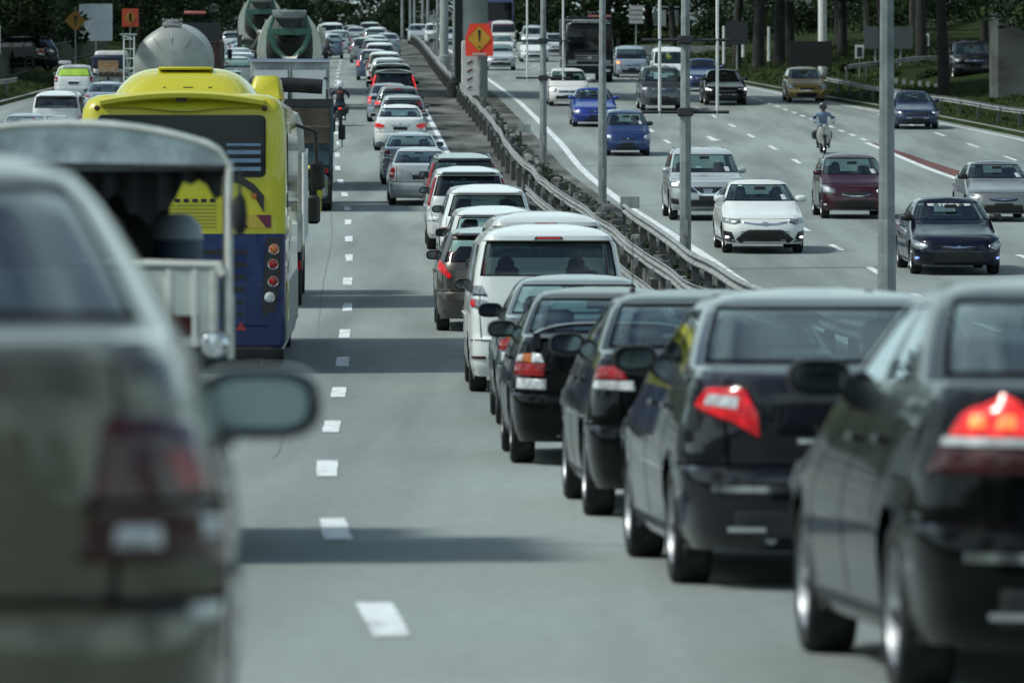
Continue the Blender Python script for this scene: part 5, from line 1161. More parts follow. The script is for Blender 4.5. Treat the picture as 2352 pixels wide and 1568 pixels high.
def rider(label, bike, top, bottom, helm, stripe=None):
    me = person_mesh(0, RIDER, (top, bottom, SHOE)); o = bpy.data.objects.new('person', me); COL.objects.link(o); tag(o, label, 'person', 'people on motorbikes')
    o.location = bike.location; o.rotation_euler = bike.rotation_euler; face_parts(o, RIDER)
    hd = Vector(RIDER['head']); mb = MB()
    mb.lathe([(.108,-.10),(.128,-.05),(.134,.01),(.125,.065),(.092,.112),(.05,.135),(.004,.142)], helm, (hd.x, hd.y-.022, hd.z), n=24); mb.box((0, hd.y+.105, hd.z+.035), (.16,.06,.015), helm, bev=.005); mb.obj('helmet', o)
    if stripe: mb = MB(); mb.box((0, -.205, 1.27), (.20,.03,.035), stripe, bev=.01); mb.obj('back_stripe', o)
    return o

# ------------------------------------------------------------------ paints
C = {n: paint(n+'_paint', c, m, r, d) for n, c, m, r, d in (
 ('deepblue',(.008,.018,.06),.3,.27,.1),
 ('white',(.68,.70,.69),0,.3,.3), ('pearl',(.60,.62,.61),.1,.3,.3), ('silver',(.42,.45,.46),.35,.3,.3), ('silverblue',(.26,.31,.37),.4,.3,.25), ('grey',(.075,.085,.095),.5,.3,.25), ('steelgrey',(.205,.22,.225),.5,.3,.3),
 ('black',(.0025,.003,.0035),0,.2,.0), ('graphite',(.010,.011,.016),.3,.25,.02), ('navy',(.003,.005,.016),.1,.25,.03), ('blue',(.010,.035,.135),.35,.27,.12), ('brightblue',(.012,.040,.26),.3,.27,.12), ('maroon',(.045,.004,.011),.4,.27,.15),
 ('gold',(.36,.235,.06),.45,.3,.3), ('brown',(.075,.068,.058),.5,.3,.25), ('beige',(.095,.092,.066),.6,.26,.0), ('cream',(.50,.49,.42),0,.35,.3), ('green',(.03,.06,.05),.3,.3,.3), ('dullblue',(.075,.11,.18),.4,.3,.3))}

# ------------------------------------------------------------------ queue lane, near to far
def at_left(xl, D, Wd): return px(xl, D)+Wd/2
Q = []
Q.append(car('black saloon nearest the camera at the right edge, brake lamps glowing', 18.9, 2.24, 'sedan', 4.85,1.83,1.48, C['black'], 'peak', lit=2, glass='tint', extra=('chrome',), mir='black', yaw=.012))
Q.append(car('charcoal saloon with wedge-shaped red lamps, second from the right in the queue', 28.1, 1.735, 'sedan', 4.85,1.80,1.51, C['graphite'], 'wedge', lit=True, glass='tint', extra=('chrome','nostop'), mir='black'))
Q.append(car('black saloon with small red and clear lamps, between the charcoal one and the winged one', 36.6, 1.37, 'sedan', 4.5,1.76,1.485, C['black'], 'two', extra=('nostop',), mir='black'))
Q.append(car('black saloon with a rear wing and roof antenna', 46.0, .84, 'sedan', 4.3,1.70,1.44, C['black'], 'wrap', extra=('wing','antenna','nostop'), mir='black'))
Q.append(car('dark silver-blue saloon partly hidden behind the winged black one', 55.4, .70, 'sedan', 4.45,1.72,1.47, C['grey'], 'wrap', extra=('nostop',), mir='black'))
mpv1 = car('white people carrier with a wide dark rear window and lit stop bar', 65.0, .42, 'mpv', 4.85,1.84,1.93, C['white'], 'luxe', lit=True, extra=('refl',), mir='black', glass='smoke'); Q.append(mpv1)
Q.append(car('white high-roofed van just ahead of the white people carrier', 76.2, .46, 'mpv', 4.7,1.80,1.97, C['pearl'], 'van', lit=True, extra=(), mir='black', glass='tint', cat='van', name='van'))
Q.append(car('bronze-grey hatchback with a glowing lamp, left of the white people carrier', 86.2, -.30, 'hatch', 4.2,1.72,1.56, C['brown'], 'vee', lit=True, extra=('lip',), mir='black'))
Q.append(car('white estate with a blue-tinted rear window, ahead of the bronze-grey hatchback', 97.5, -.28, 'suv', 4.5,1.76,1.60, C['white'], 'swept', extra=('lip','nostop'), mir='black'))
Q.append(car('white off-roader with a wide curved dark rear window', 108.5, -.46, 'suv', 4.55,1.84,1.66, C['white'], 'swept', extra=('lip','nostop'), mir='black', glass='smoke'))
Q.append(car('white off-roader with tall red lamps and a black tail spoiler', 119.0, -.90, 'suv', 4.57,1.80,1.73, C['pearl'], 'pillar', glass='smoke', extra=('lip','blacklip','nostop'), mir='black'))
Q.append(car('dark grey off-roader with tall red lamps, ahead of the black-spoilered one', 132.0, -1.12, 'suv', 4.57,1.78,1.70, C['grey'], 'pillar', glass='smoke', extra=('rails','nostop')))
Q.append(car('silver saloon with rounded red lamps and a square plate recess', 147.3, -2.36, 'sedan', 4.3,1.70,1.47, C['silver'], 'round', extra=('nostop',)))
Q.append(car('pale blue saloon just beyond the silver saloon', 162.5, -2.86, 'sedan', 4.5,1.76,1.47, C['silverblue'], 'two', extra=('nostop',)))
Q.append(car('white saloon with swept red lamps and lit brake lights', 188.5, -3.70, 'sedan', 4.5,1.78,1.49, C['white'], 'swept', lit=True, extra=('nostop',)))
for lab, D, x, ty, Wd, H, col, lamp, lit, ex in (
 ('silver estate hidden behind the white saloon with swept lamps', 199, 925, 'hatch', 1.75,1.53,'silver','tall',False,()),
 ('silver car with a glowing round left lamp beyond the white saloon', 208, 915, 'hatch', 1.75,1.6,'steelgrey','tall',2,()),
 ('dark silver saloon with a bright left lamp, offset to the left of the queue', 217, 894, 'sedan', 1.72,1.46,'silverblue','round',2,()),
 ('black off-roader with bright red lamps and lit roof lamp', 226, 905, 'suv', 1.88,1.78,'black','pillar',2,('lip',)),
 ('black people carrier just beyond the black off-roader', 238, 900, 'mpv', 1.84,1.78,'black','van',2,('lip',)),
 ('white-roofed car with a large pale rear window in the far queue', 252, 892, 'hatch', 1.76,1.75,'white','tall',False,()),
 ('dark blue hatchback with one glowing red lamp, left in the far queue', 286, 857, 'hatch', 1.72,1.55,'dullblue','round',2,()),
 ('white car with a wide pale roof, right of the dark blue hatchback', 270, 884, 'suv', 1.8,1.7,'white','pillar',False,()),
 ('white van-like car half hidden in the far queue', 303, 872, 'suv', 1.78,1.66,'white','pillar',False,()),
 ('grey dark-tailed car beyond the dark blue hatchback', 322, 864, 'suv', 1.8,1.62,'grey','tall',False,()),
 ('black-tailed silver hatchback set left in the far queue', 338, 836, 'hatch', 1.72,1.5,'steelgrey','tall',False,()),
 ('white roof beyond the black-tailed hatchback', 352, 862, 'sedan', 1.72,1.46,'white','two',False,()),
 ('blue-grey saloon at the right of the far queue, near the rail', 362, 890, 'sedan', 1.72,1.46,'silverblue','two',False,()),
 ('silver car with a white roof, third from the tail of the queue', 385, 860, 'hatch', 1.72,1.55,'silver','tall',False,()),
 ('white saloon, second from the far tail of the queue', 402, 866, 'sedan', 1.72,1.47,'white','two',False,()),
 ('dark off-roader with a pale roof, last in the far queue', 425, 850, 'suv', 1.8,1.72,'steelgrey','pillar',False,()),
 ('small silver car straddling the far lane line', 416, 818, 'sedan', 1.68,1.4,'silver','two',False,()),
 ('dark car beside the small silver one at the far lane line', 430, 808, 'hatch', 1.66,1.45,'grey','tall',False,())):
    car(lab, D, px(x, D), ty, None, Wd, H, C[col], lamp, lit=lit, extra=ex+(() if lit else ('nostop',)), glass='tint', lod=1 if D < 260 else 2)
# bus lane and the lanes to its left
for lab, D, x, ty, Wd, H, col, lamp, gl in (
 ('dark-tailed silver hatchback ahead of the cement mixer', 352, 757, 'hatch', 1.72,1.55,'dullblue','tall','glass'),
 ('white people carrier beyond the dark-tailed hatchback', 392, 762, 'mpv', 1.8,1.85,'white','van','tint'),
 ('silver car beside the far white people carrier', 375, 778, 'hatch', 1.7,1.5,'silver','tall','glass'),
 ('white estate at the far end of the bus lane', 425, 752, 'suv', 1.75,1.6,'white','tall','glass'),
 ('white hatchback with a pale rear window left of the cement mixer', 268, 541, 'hatch', 1.75,1.5,'white','tall','glass'),
 ('white saloon in front of the dark lorry, second left of the mixer', 282, 553, 'sedan', 1.72,1.46,'white','two','glass'),
 ('silver-blue saloon third in the column left of the mixer', 297, 545, 'sedan', 1.72,1.46,'silver','two','glass'),
 ('white saloon with a red lamp, fourth in the column left of the mixer', 318, 560, 'sedan', 1.72,1.46,'white','round','glass'),
 ('pale saloon fifth in the column left of the mixer', 338, 556, 'sedan', 1.72,1.46,'silverblue','two','glass'),
 ('silver people carrier with a dark rear window at the head of the left column', 395, 560, 'mpv', 1.8,1.9,'silver','van','deep'),
 ('white estate left of the silver people carrier at the far left column', 385, 522, 'suv', 1.76,1.6,'white','tall','glass'),
 ('small white car behind the left column', 372, 536, 'hatch', 1.7,1.5,'white','tall','tint')):
    car(lab, D, px(x, D), ty, None, Wd, H, C[col], lamp, extra=('nostop',), glass=gl, lod=2, group='cars in the left lanes')
car('white people carrier with a black rear window, left of the bus', 193, px(129, 193), 'mpv', 4.7,1.74,1.84, C['white'], 'vee', extra=('lip','refl','nostop'), glass='deep', group='cars in the left lanes')
car('pale blue saloon between the white people carrier and the tanker', 219, px(242, 219), 'sedan', 4.4,1.72,1.46, C['silverblue'], 'two', extra=('nostop',), group='cars in the left lanes')
tx = car('white car with a lime sunshade behind its rear window and a roof lamp', 248, px(169, 248), 'hatch', 4.1,1.76,1.52, C['white'], 'tall', extra=('nostop',), group='cars in the left lanes')
def shade():
    S = get_shell('hatch', 4.1, 1.76, 1.52); mb = MB(); g = plain('lime_shade', (.34,.55,.05), .6, var=.3, scale=3)
    mb.grid([[S.end(e, z, False)+Vector((0,-.004,0)) for e in [-.74+1.48*i/16 for i in range(17)]] for z in [1.07+.29*k/6 for k in range(7)]], g); return mb.mesh('sunshade')
part('sunshade', 'shade', shade, tx); mb = MB(); mb.box((-.45,-.3,1.60), (.55,.3,.14), M['clear'], bev=.04); mb.obj('roof_lamp', tx)
car('low silver-blue saloon at the far left, only its roof showing over the canopy lorry', 181, px(55, 181), 'sedan', 4.4,1.70,1.46, C['silverblue'], 'two', extra=('nostop',), group='cars in the left lanes')
# out-of-focus saloon nearest the camera
be = car('large out-of-focus beige-grey saloon filling the lower left corner', 10.45, -1.375, 'old', 4.45,1.75,1.60, C['beige'], 'blockl', extra=('nostop',), glass='deep', mir='black', mirm=C['navy'], mo=(.05,-.155,1.18), mgl=plain('pale_mirror_glass', (.24,.30,.31), .15, 1.0))

# ------------------------------------------------------------------ oncoming traffic
o1 = car('white saloon with lit fog lamps and a broad black lower grille', 117.3, 5.22, 'sedan', 4.4,1.72,1.48, C['white'], head='slim', face='vios', onc=True, fog='fog_on', extra=('sticker',))
o2 = car('silver off-roader with a V-shaped chrome grille behind the white saloon', 136.3, 4.70, 'suv', 4.64,1.82,1.73, C['silver'], face='vgrille', onc=True, headlit=True, extra=('rails','sticker'))
o3 = car('dark red hatchback behind the thickest lamp post', 137.6, 8.33, 'hatch', 3.7,1.66,1.56, C['maroon'], head='big', face='smile', onc=True, fog='clear', extra=('sticker',), mirm=C['maroon'])
o4 = car('black-blue saloon with small blue lamps low on its bumper', 107.8, 8.47, 'sedan', 4.45,1.73,1.42, C['navy'], head='wedge', face='wing', onc=True, fog='blue_on', mir='black', extra=('toptext',))
o5 = car('silver saloon at the right edge beyond the black-blue saloon', 135.5, 11.72, 'sedan', 4.35,1.70,1.42, C['steelgrey'], head='wedge', face='wing', onc=True, mir='black', extra=('sticker',))
o6 = car('small dark blue hatchback with pale round lamps', 184.5, 3.76, 'hatch', 3.5,1.52,1.46, C['blue'], head='round', face='oval', onc=True, mir='black', extra=('sticker',))
o7 = car('bright blue saloon behind the second lamp post', 211.5, 3.10, 'sedan', 4.25,1.70,1.43, C['brightblue'], head='wedge', face='oval', onc=True, mirm=C['brightblue'])
for lab, D, x, ty, L_, Wd, H, col, hd, fc, hl, kw in (
 ('white hatchback with one lit lamp behind the pier-side lamp post', 238, 1308, 'hatch', 4.0,1.72,1.55,'white','big','barg',True,{}),
 ('dark grey off-roader with chrome grille behind the banner-frame post', 231, 1524, 'suv', 4.75,1.84,1.80,'grey','suvl','barg',False,dict(extra=('rails',))),
 ('black saloon with both headlamps lit and a chrome bar', 239, 1669, 'sedan', 4.6,1.82,1.48,'black','big','lowbar',True,dict(glass='deep', mir='black')),
 ('blue saloon half hidden behind the black saloon with lit lamps', 262, 1620, 'sedan', 4.5,1.76,1.50,'blue','big','barg',False,{}),
 ('white van with a yellow disc on its windscreen, behind the grey off-roader', 270, 1543, 'mpv', 4.6,1.72,1.90,'white','mpvl','barg',False,{}),
 ('blue-grey people carrier with an orange indicator flashing', 293, 1452, 'mpv', 4.3,1.70,1.62,'silverblue','mpvl','barg',False,{}),
 ('yellow-gold hatchback in front of the black display board', 243.5, 1854, 'hatch', 3.75,1.67,1.50,'gold','big','smile',False,dict(mirm=C['gold'])),
 ('old dark blue square-lamped saloon at the right beyond the thickest post', 209, 2108, 'sedan', 4.2,1.68,1.38,'deepblue','rect','lowbar',False,{}),
 ('silver car beside the warning sign, coming down behind the pier', 313, 1150, 'sedan', 4.4,1.72,1.46,'silver','wedge','barg',False,{}),
 ('white saloon with a taxi-like pale bonnet behind the thin rod', 341, 1228, 'sedan', 4.4,1.74,1.44,'white','big','barg',False,{}),
 ('silver off-roader above the white saloon, far up the oncoming lane', 384, 1229, 'suv', 4.6,1.84,1.72,'silver','suvl','barg',True,{}),
 ('white car behind the warning sign, middle of its file', 354, 1151, 'hatch', 4.0,1.7,1.52,'white','big','barg',False,{}),
 ('cream van at the back of the file behind the warning sign', 390, 1157, 'mpv', 4.7,1.74,2.0,'cream','mpvl','barg',False,dict(cat='van', name='van')),
 ('small pale car left of the black lorry', 362, 1280, 'sedan', 4.3,1.7,1.44,'silver','big','barg',False,{}),
 ('far silver car seen between the thin lamp posts, rightmost of its group', 400, 1030, 'sedan', 4.3,1.7,1.46,'silver','big','barg',False,{}),
 ('far pale car seen between the thin lamp posts, middle of its group', 420, 1002, 'suv', 4.4,1.78,1.7,'white','suvl','barg',False,{}),
 ('far silver car seen between the thin lamp posts, leftmost of its group', 436, 962, 'hatch', 4.0,1.7,1.55,'silver','big','barg',False,{})):
    q = car(lab, D, px(x, D), ty, L_, Wd, H, C[col], head=hd, face=fc, onc=True, headlit=hl, lod=0 if D < 250 else 2, **kw)
    if 'orange indicator' in lab: mb = MB(); mb.box((.72,2.05,.80), (.16,.10,.10), M['amber_on'], bev=.03); mb.obj('indicator', q)
    if 'yellow disc' in lab: mb = MB(); mb.lathe([(.002,0),(.13,0),(.13,.01)], plain('yellow_disc', (.65,.6,.12), .6), (.1,1.18,1.42), axis='Y', n=16); mb.obj('windscreen_disc', q)
sv = car('dark off-roader on the ramp between the forked tree and the side pier', 250, px(2240, 250), 'suv', 4.6,1.86,1.74, C['graphite'], head='suvl', face='barg', onc=True, headlit=False, mir='black'); sv.location.z = terrain(251, px(2240, 250)-LINE(250))+.1
for lab, D, x, y, col in (('saloon greyed for shade, parked side-on among the trees above the display board', 400, 1828, 84, 'grey'), ('silver car parked beyond the forked tree', 400, 2195, 88, 'silver'), ('car greyed for shade, parked right of the silver one beyond the forked tree', 405, 2225, 84, 'grey')):  # grey paint stands in for tree shade on two of the parked cars
    q = car(lab, D, px(x, D), 'sedan', None, None, None, C[col], onc=True, lod=2, group='cars parked among the trees'); q.rotation_euler = (0,0,math.radians(78)); q.location.z = max(pz(y, D), terrain(D, px(x, D)-LINE(D)))
q = car('dark car parked on the grass at the far left under the trees', 268, px(30, 268), 'hatch', 4.2,1.7,1.6, C['black'], extra=('nostop',), glass='tint', lod=2, group='cars parked among the trees'); q.location.z = pz(158, 268); q.rotation_euler = (0,0,math.radians(60))

driver('person in a dark top at the wheel of the white fog-lamp saloon', o1, 'sedan', 1); driver('person in a dark top in the passenger seat of the white fog-lamp saloon', o1, 'sedan', -1)
driver('person at the wheel of the silver V-grille off-roader', o2, 'suv', 1, (.08,.08,.09)); driver('person at the wheel of the dark red hatchback', o3, 'hatch', 1, (.10,.05,.05))
driver('person at the wheel of the black-blue saloon', o4, 'sedan', 1, (.08,.08,.09)); driver('person at the wheel of the right-edge silver saloon', o5, 'sedan', 1)
driver('person at the wheel of the white people carrier in the queue', mpv1, 'mpv', 1); driver('person in the front passenger seat of the white people carrier', mpv1, 'mpv', -1, (.08,.08,.09))
driver('person at the wheel of the charcoal saloon', Q[1], 'sedan', 1, (.12,.12,.11)); driver('person at the wheel of the winged black saloon', Q[3], 'sedan', 1, (.10,.05,.05))
b1 = motorbike('dark motorbike seen from behind with a lit tail lamp, riding the lane line', 213.5, px(781, 213.5), ('bike_dark', (.02,.02,.024), .2), False, True, False)
rider('person in a dark jacket with a white helmet riding away on a motorbike', b1, plain('dark_jacket', (.014,.013,.018), .8, var=.3), plain('worn_jeans', (.05,.08,.12), .9, var=.3), plain('white_helmet', (.68,.70,.76), .2, coat=1), plain('red_print', (.5,.06,.07), .7))
b2 = motorbike('cream and black moped coming towards the camera', 186.8, px(1890, 186.8), ('bike_black', (.015,.015,.016), .2), True)
rider('person in a pale blue shirt and dark helmet riding the oncoming moped', b2, plain('pale_blue_shirt', (.16,.22,.32), .9, var=.2), plain('dark_trousers2', (.025,.026,.03), .9), plain('dark_helmet', (.02,.022,.026), .2, coat=1))
b3 = motorbike('tiny dark motorbike far up the bus lane', 338, px(752, 338), ('bike_dark', (.02,.02,.024), .2), False)
rider('person with a pale helmet on the tiny far motorbike', b3, plain('grey_jacket', (.05,.05,.055), .9), plain('dark_trousers2', (.025,.026,.03), .9), plain('white_helmet', (.68,.70,.76), .2, coat=1))
# ------------------------------------------------------------------ bus and lorries (origin at the near end, +y forward; oncoming ones extend to -y)
def rbox(mb, hw, y0, y1, zs, r, mat, n=6, caps=True):
    """rounded box: zs = [(z, inset)]"""
    rows = []
    for z, ins in zs:
        w, a, b = hw-ins, y0+ins, y1-ins; row = []
        for cx, cy, a0 in ((w-r, b-r, 0), (-w+r, b-r, 90), (-w+r, a+r, 180), (w-r, a+r, 270)):
            for k in range(n+1): t = math.radians(a0+90*k/n); row.append((cx+r*math.cos(t), cy+r*math.sin(t), z))
        rows.append(row)
    mb.grid(rows, mat, close=True)
    if caps: mb.quad(rows[-1], mat); mb.quad(rows[0][::-1], mat)
def panel(o, name, poly, y, mat, t=.02, label=None, **kw):
    mb = MB(); mb.prism(poly, t, mat, Matrix.Translation((0, y, 0))); q = mb.obj(name, o, smooth=False)
    if label: q['label'] = label
    return q
def rect(x0, x1, z0, z1): return [(x0,z0),(x1,z0),(x1,z1),(x0,z1)]
def rrect(x0, x1, z0, z1, r, n=5):
    P = []
    for cx, cz, a0 in ((x1-r,z1-r,0),(x0+r,z1-r,90),(x0+r,z0+r,180),(x1-r,z0+r,270)):
        for k in range(n+1): t = math.radians(a0+90*k/n); P.append((cx+r*math.cos(t), cz+r*math.sin(t)))
    return P
def truck_wheels(o, hw, ys, R=.5, w=.28, dual=()):
    for y in ys:
        for s_ in (1, -1):
            q = part('wheel', ('tw', R, w), lambda: wheel_mesh(R, w), o, loc=(s_*(hw-w/2-.02), y, R)); part('rim', ('tr', R, w), lambda: rim_mesh(R, w), q)
            if y in dual: part('wheel', ('tw', R, w), lambda: wheel_mesh(R, w), o, loc=(s_*(hw-w*1.5-.05), y, R))
def chassis(o, L, sg=1, z=.85):
    mb = MB()
    for x in (-.42, .42): mb.box((x, sg*L/2, z), (.09, L-.4, .24), M['dark'])
    for k in range(int(L)): mb.box((0, sg*(.5+k), z), (.8, .08, .18), M['dark'])
    mb.obj('chassis', o, smooth=False)
def cab(o, hw, y0, y1, H, mat, front=+1, glassm=None, roofdef=False):
    """cab between y0 and y1; front=+1 faces +y"""
    mb = MB(); rbox(mb, hw, y0, y1, [(.55,.05),(.62,0),(1.35,0),(H*.62,.01),(H-.12,.07),(H-.03,.12),(H,.25)], .16, mat); mb.obj('cab', o)
    yf = y1 if front > 0 else y0; sg = front; gm = glassm or M['deep']
    panel(o, 'windscreen', rrect(-hw+.14, hw-.14, H*.55, H-.30, .08), yf+sg*.0, gm, .05)
    for s_ in (1, -1):
        mb = MB(); mb.box((s_*(hw+.002), (y0+y1)/2+.1*sg, H*.72), (.03, (y1-y0)*.55, H*.26), gm, bev=.01); mb.obj('side_window', o)
        mb = MB(); mb.tube([(s_*(hw-.02), yf-sg*.2, H*.80),(s_*(hw+.22), yf-sg*.05, H*.82),(s_*(hw+.24), yf-sg*.05, H*.55),(s_*(hw), yf-sg*.2, H*.5)], .018, M['black'], 6); mb.box((s_*(hw+.23), yf-sg*.06, H*.69), (.19,.09,.40), M['black'], bev=.03); mb.obj('wing_mirror', o)

# --- bus
o = bus = thing('bus', 'yellow and blue bus seen from behind, with a yellow pod on its roof', 'bus', 71.5, px(420, 71.5))
YB = paint('bus_yellow_paint', (.52,.48,.022), 0, .38, .06); BB = paint('bus_blue_paint', (.003,.020,.105), .1, .3, .05)
mb = MB(); rbox(mb, 1.29, 0, 12, [(.32,.04),(.40,0),(1.20,0),(1.76,0)], .20, BB, 8, False); mb.obj('lower_body', o)
mb = MB(); rbox(mb, 1.29, 0, 12, [(1.762,0),(2.4,0),(3.1,.01),(3.32,.03),(3.44,.09),(3.50,.2),(3.53,.5)], .20, YB, 8); mb.obj('upper_body', o)
mb = MB(); rbox(mb, 1.27, -.03, 12, [(.18,.08),(.24,.02),(.31,.0),(.36,.06)], .16, M['black'], 8); mb.obj('bumper', o)
mb = MB()
rows = []
for dy, dz, ins in ((.16,.02,0),(-.10,.05,.0),(-.15,.02,.0),(-.13,-.03,.0),(.02,-.05,0)):
    rows.append([(x, dy+.10*abs(x/1.0)**4, 3.50+dz-.10*(x/1.05)**2) for x in [-1.03+2.06*i/24 for i in range(25)]])
mb.grid(rows, YB); mb.obj('roof_visor', o)
mb = MB(); rows = []
for y, k, h in ((.5,.80,.0),(.72,.94,.22),(1.3,1.0,.36),(3.2,1.0,.37),(3.6,.9,.2),(3.7,.8,0)):
    rows.append([(x*k*.92, y, 3.50+h*max(0, 1-abs(x)**4.5)) for x in [-1+2*i/24 for i in range(25)]])
mb.grid(rows, YB); mb.obj('roof_pod', o)
mb = MB(); mb.box((.98,4.6,3.62), (.45,1.6,.36), YB, taper=.8, bev=.05); mb.obj('roof_box', o); mb = MB(); mb.box((.0,1.6,3.85), (.7,1.2,.04), YB, bev=.02); mb.obj('roof_hatch', o)
wp = rrect(-1.05,1.03,2.47,3.25,.07); panel(o, 'window_seal', [(x*1.012, z) for x, z in wp], -.004, M['seal'], .02)
BW = plain('bus_window', (.012,.017,.020), .06, 0, .6); panel(o, 'rear_window', wp, -.012, BW, .02)
for k in range(4): panel(o, 'window_stripe', rect(.55,.98,2.55+k*.105,2.55+k*.105+(.05 if k < 3 else .03)), -.0235, plain('stripe_blue', (.14,.24,.34), .35, var=.3), .003)  # blue stripes laid flat on the rear window
mb = MB()
pts = [(-1.05+2.1*i/30, -.006, 3.345-.055*math.exp(-(((i-15)/6)**2))+.0) for i in range(31)]; mb.tube(pts, .008, plain('bus_seam', (.16,.16,.02), .6), 5); mb.obj('seam', o)
for x in (-1.07, 1.03): mb = MB(); mb.lathe([(.001,-.03),(.03,-.028),(.036,-.015),(.036,.01)], M['darkred'], (x, 0, 3.335), axis='Y', n=16); mb.obj('marker_lamp', o)
mb = MB(); mb.box((-.01,-.03,3.46), (.13,.08,.085), M['black'], bev=.01); mb.obj('camera_housing', o)
for x, w in ((-.30,.03),(0,.12),(.28,.04)): mb = MB(); mb.box((x+.05,.62,3.60), (w,.05,.02), M['dark']); mb.obj('pod_catch', o)
panel(o, 'swoosh', [(.40,2.42),(.70,2.40),(.86,2.30),(1.02,2.03),(1.02,2.24),(.90,2.38),(.74,2.48),(.40,2.48)], -.010, M['dark'], .025)
panel(o, 'swoosh_lamp', rrect(.86,.93,2.20,2.27,.03), -.026, M['orange'], .01)
for k in range(5): panel(o, 'vent_slot', rrect(-.10+k*.11, -.03+k*.11, 2.155, 2.20, .015), -.008, M['black'], .02)
for k in range(7): panel(o, 'panel_rib', rect(-.9, .42, 1.84+k*.045, 1.848+k*.045), -.004, plain('bus_seam', (.16,.16,.02), .6), .012)
panel(o, 'hazard_board', rect(.55,1.11,1.835,2.0), -.010, plain('hazard_yellow', (.42,.33,.04), .5), .02)
for x in (.58, .92): panel(o, 'hazard_stripe', [(x+.13,1.836),(x+.19 if x > .9 else x+.25,1.836),(x+.19 if x > .9 else x+.12,1.999),(x,1.999)], -.022, DRED, .006)
for k in range(6): 
    for x0, x1 in ((-.45,.10),(.20,.82)): panel(o, 'vent_slot', [(x0,1.50-k*.155),(x1-.03*k*.4,1.50-k*.155),(x1-.02-.03*k*.4,1.56-k*.155),(x0,1.56-k*.155)], -.006, M['black'], .03)
panel(o, 'engine_cover', rrect(-.72,.80,.62,1.66,.06), -.000, BB, .02)
panel(o, 'lamp_panel', [(1.00,.72),(1.16,.80),(1.235,1.2),(1.235,1.70),(1.06,1.72),(1.02,1.3)], -.014, M['black'], .03)
for x, z, mt in ((1.145,1.57,'orange'),(1.135,1.38,'red'),(1.135,1.165,'red'),(1.09,.97,'clear')):
    mb = MB(); mb.lathe([(.001,-.045),(.04,-.04),(.058,-.02)], M[mt], (x,-.02,z), axis='Y', n=20); q = mb.obj('rear_lamp', o); mb = MB(); mb.lathe([(.058,-.022),(.066,-.026),(.070,-.005),(.068,.01)], M['chrome'], (x,-.02,z), axis='Y', n=20); mb.obj('lamp_bezel', q)
panel(o, 'triangle_sticker', [(.66,.55),(.80,.55),(.73,.66)], -.012, plain('sticker_red', (.25,.02,.02), .6), .006)
panel(o, 'lower_seam', rect(-1.08,1.08,.60,.607), -.004, M['seal'], .01)
for s_ in (1, -1):
    mb = MB(); mb.box((s_*1.292, 6.3, 2.55), (.02, 9.6, .95), BW, bev=.004); mb.obj('side_window', o)
    mb = MB(); mb.box((s_*1.294, 6, .75), (.02, 11, .7), plain('bus_side_grey', (.30,.31,.30), .5)); mb.obj('side_band', o); mb = MB(); mb.box((s_*1.30, .9, .9), (.03, .5, .5), YB, bev=.01); mb.obj('side_flap', o)
    mb = MB(); mb.tube([(s_*1.25,11.9,3.2),(s_*1.55,12.1,3.1),(s_*1.58,12.1,2.6)], .03, M['black']); mb.box((s_*1.58,12.1,2.45), (.22,.12,.42), M['black'], bev=.04); mb.obj('wing_mirror', o)
truck_wheels(o, 1.25, (2.7, 9.3), .5, .28, (2.7,))
mb = MB(); mb.box((0,6,.55), (1.9,11,.5), M['under']); mb.obj('underbody', o)

# --- canopy lorry in front of the camera's left
o = lor = thing('canopy_lorry', 'small white lorry with a pale arched canopy over its open bed', 'lorry', 31.0, -2.43)
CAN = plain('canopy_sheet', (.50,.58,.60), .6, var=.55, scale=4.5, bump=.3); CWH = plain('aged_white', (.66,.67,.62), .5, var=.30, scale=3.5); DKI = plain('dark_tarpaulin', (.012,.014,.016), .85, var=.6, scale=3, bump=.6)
hw = .905; arc = [(-hw + 2*hw*i/28) for i in range(29)]; top = lambda x: 2.41-.16*abs(x/hw)**2.2-.10*max(0, (abs(x)-.80)/.105)**2
mb = MB(); mb.quad([(x, 0, top(x)) for x in arc]+[(hw, 0, 2.165), (-hw, 0, 2.20)], CAN)
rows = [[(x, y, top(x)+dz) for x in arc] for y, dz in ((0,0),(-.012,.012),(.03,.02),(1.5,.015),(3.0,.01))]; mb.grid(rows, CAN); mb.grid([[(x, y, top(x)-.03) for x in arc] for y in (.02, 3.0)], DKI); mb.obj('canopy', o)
mb = MB(); mb.tube([(x, -.012, top(x)-.005) for x in arc], .016, CWH, 6); mb.tube([(-hw,-.0,2.19),(hw,0,2.165)], .016, M['dark'], 6); mb.obj('canopy_hoop', o)
for s_ in (1, -1):
    for y in (.0, 1.5, 2.95): mb = MB(); mb.tube([(s_*(hw-.018), y, 1.25),(s_*(hw-.018), y, 2.2)], .021, CWH, 8); mb.obj('canopy_post', o)
    mb = MB(); mb.box((s_*(hw-.01), 1.5, 1.30), (.04,3.0,.36), CWH, bev=.01); mb.obj('drop_side', o)
    mb = MB(); mb.tube([(s_*(hw-.02),0,1.64),(s_*(hw-.02),3,1.64)], .018, CWH, 6); mb.obj('side_rail', o)
mb = MB(); mb.tube([(.05,-.01,1.655),(hw-.06,-.01,1.635)], .020, CWH, 8); mb.tube([(hw-.08,-.01,1.64),(hw-.05,-.02,1.58)], .024, CWH, 8); mb.obj('tail_bar', o)
mb = MB(); mb.box((0,-.0,1.40), (1.66,.035,.42), CWH, bev=.01)
for x in (.56, .70, .80): mb.box((x,-.024,1.40), (.03,.02,.42), CWH, bev=.004)
mb.obj('tailgate', o)
panel(o, 'reflector', [(.60,1.25),(.72,1.25),(.72,1.36),(.58,1.36)], -.024, M['darkred'], .012); panel(o, 'reflector_plate', rect(.56,.60,1.24,1.37), -.022, M['orange'], .008)
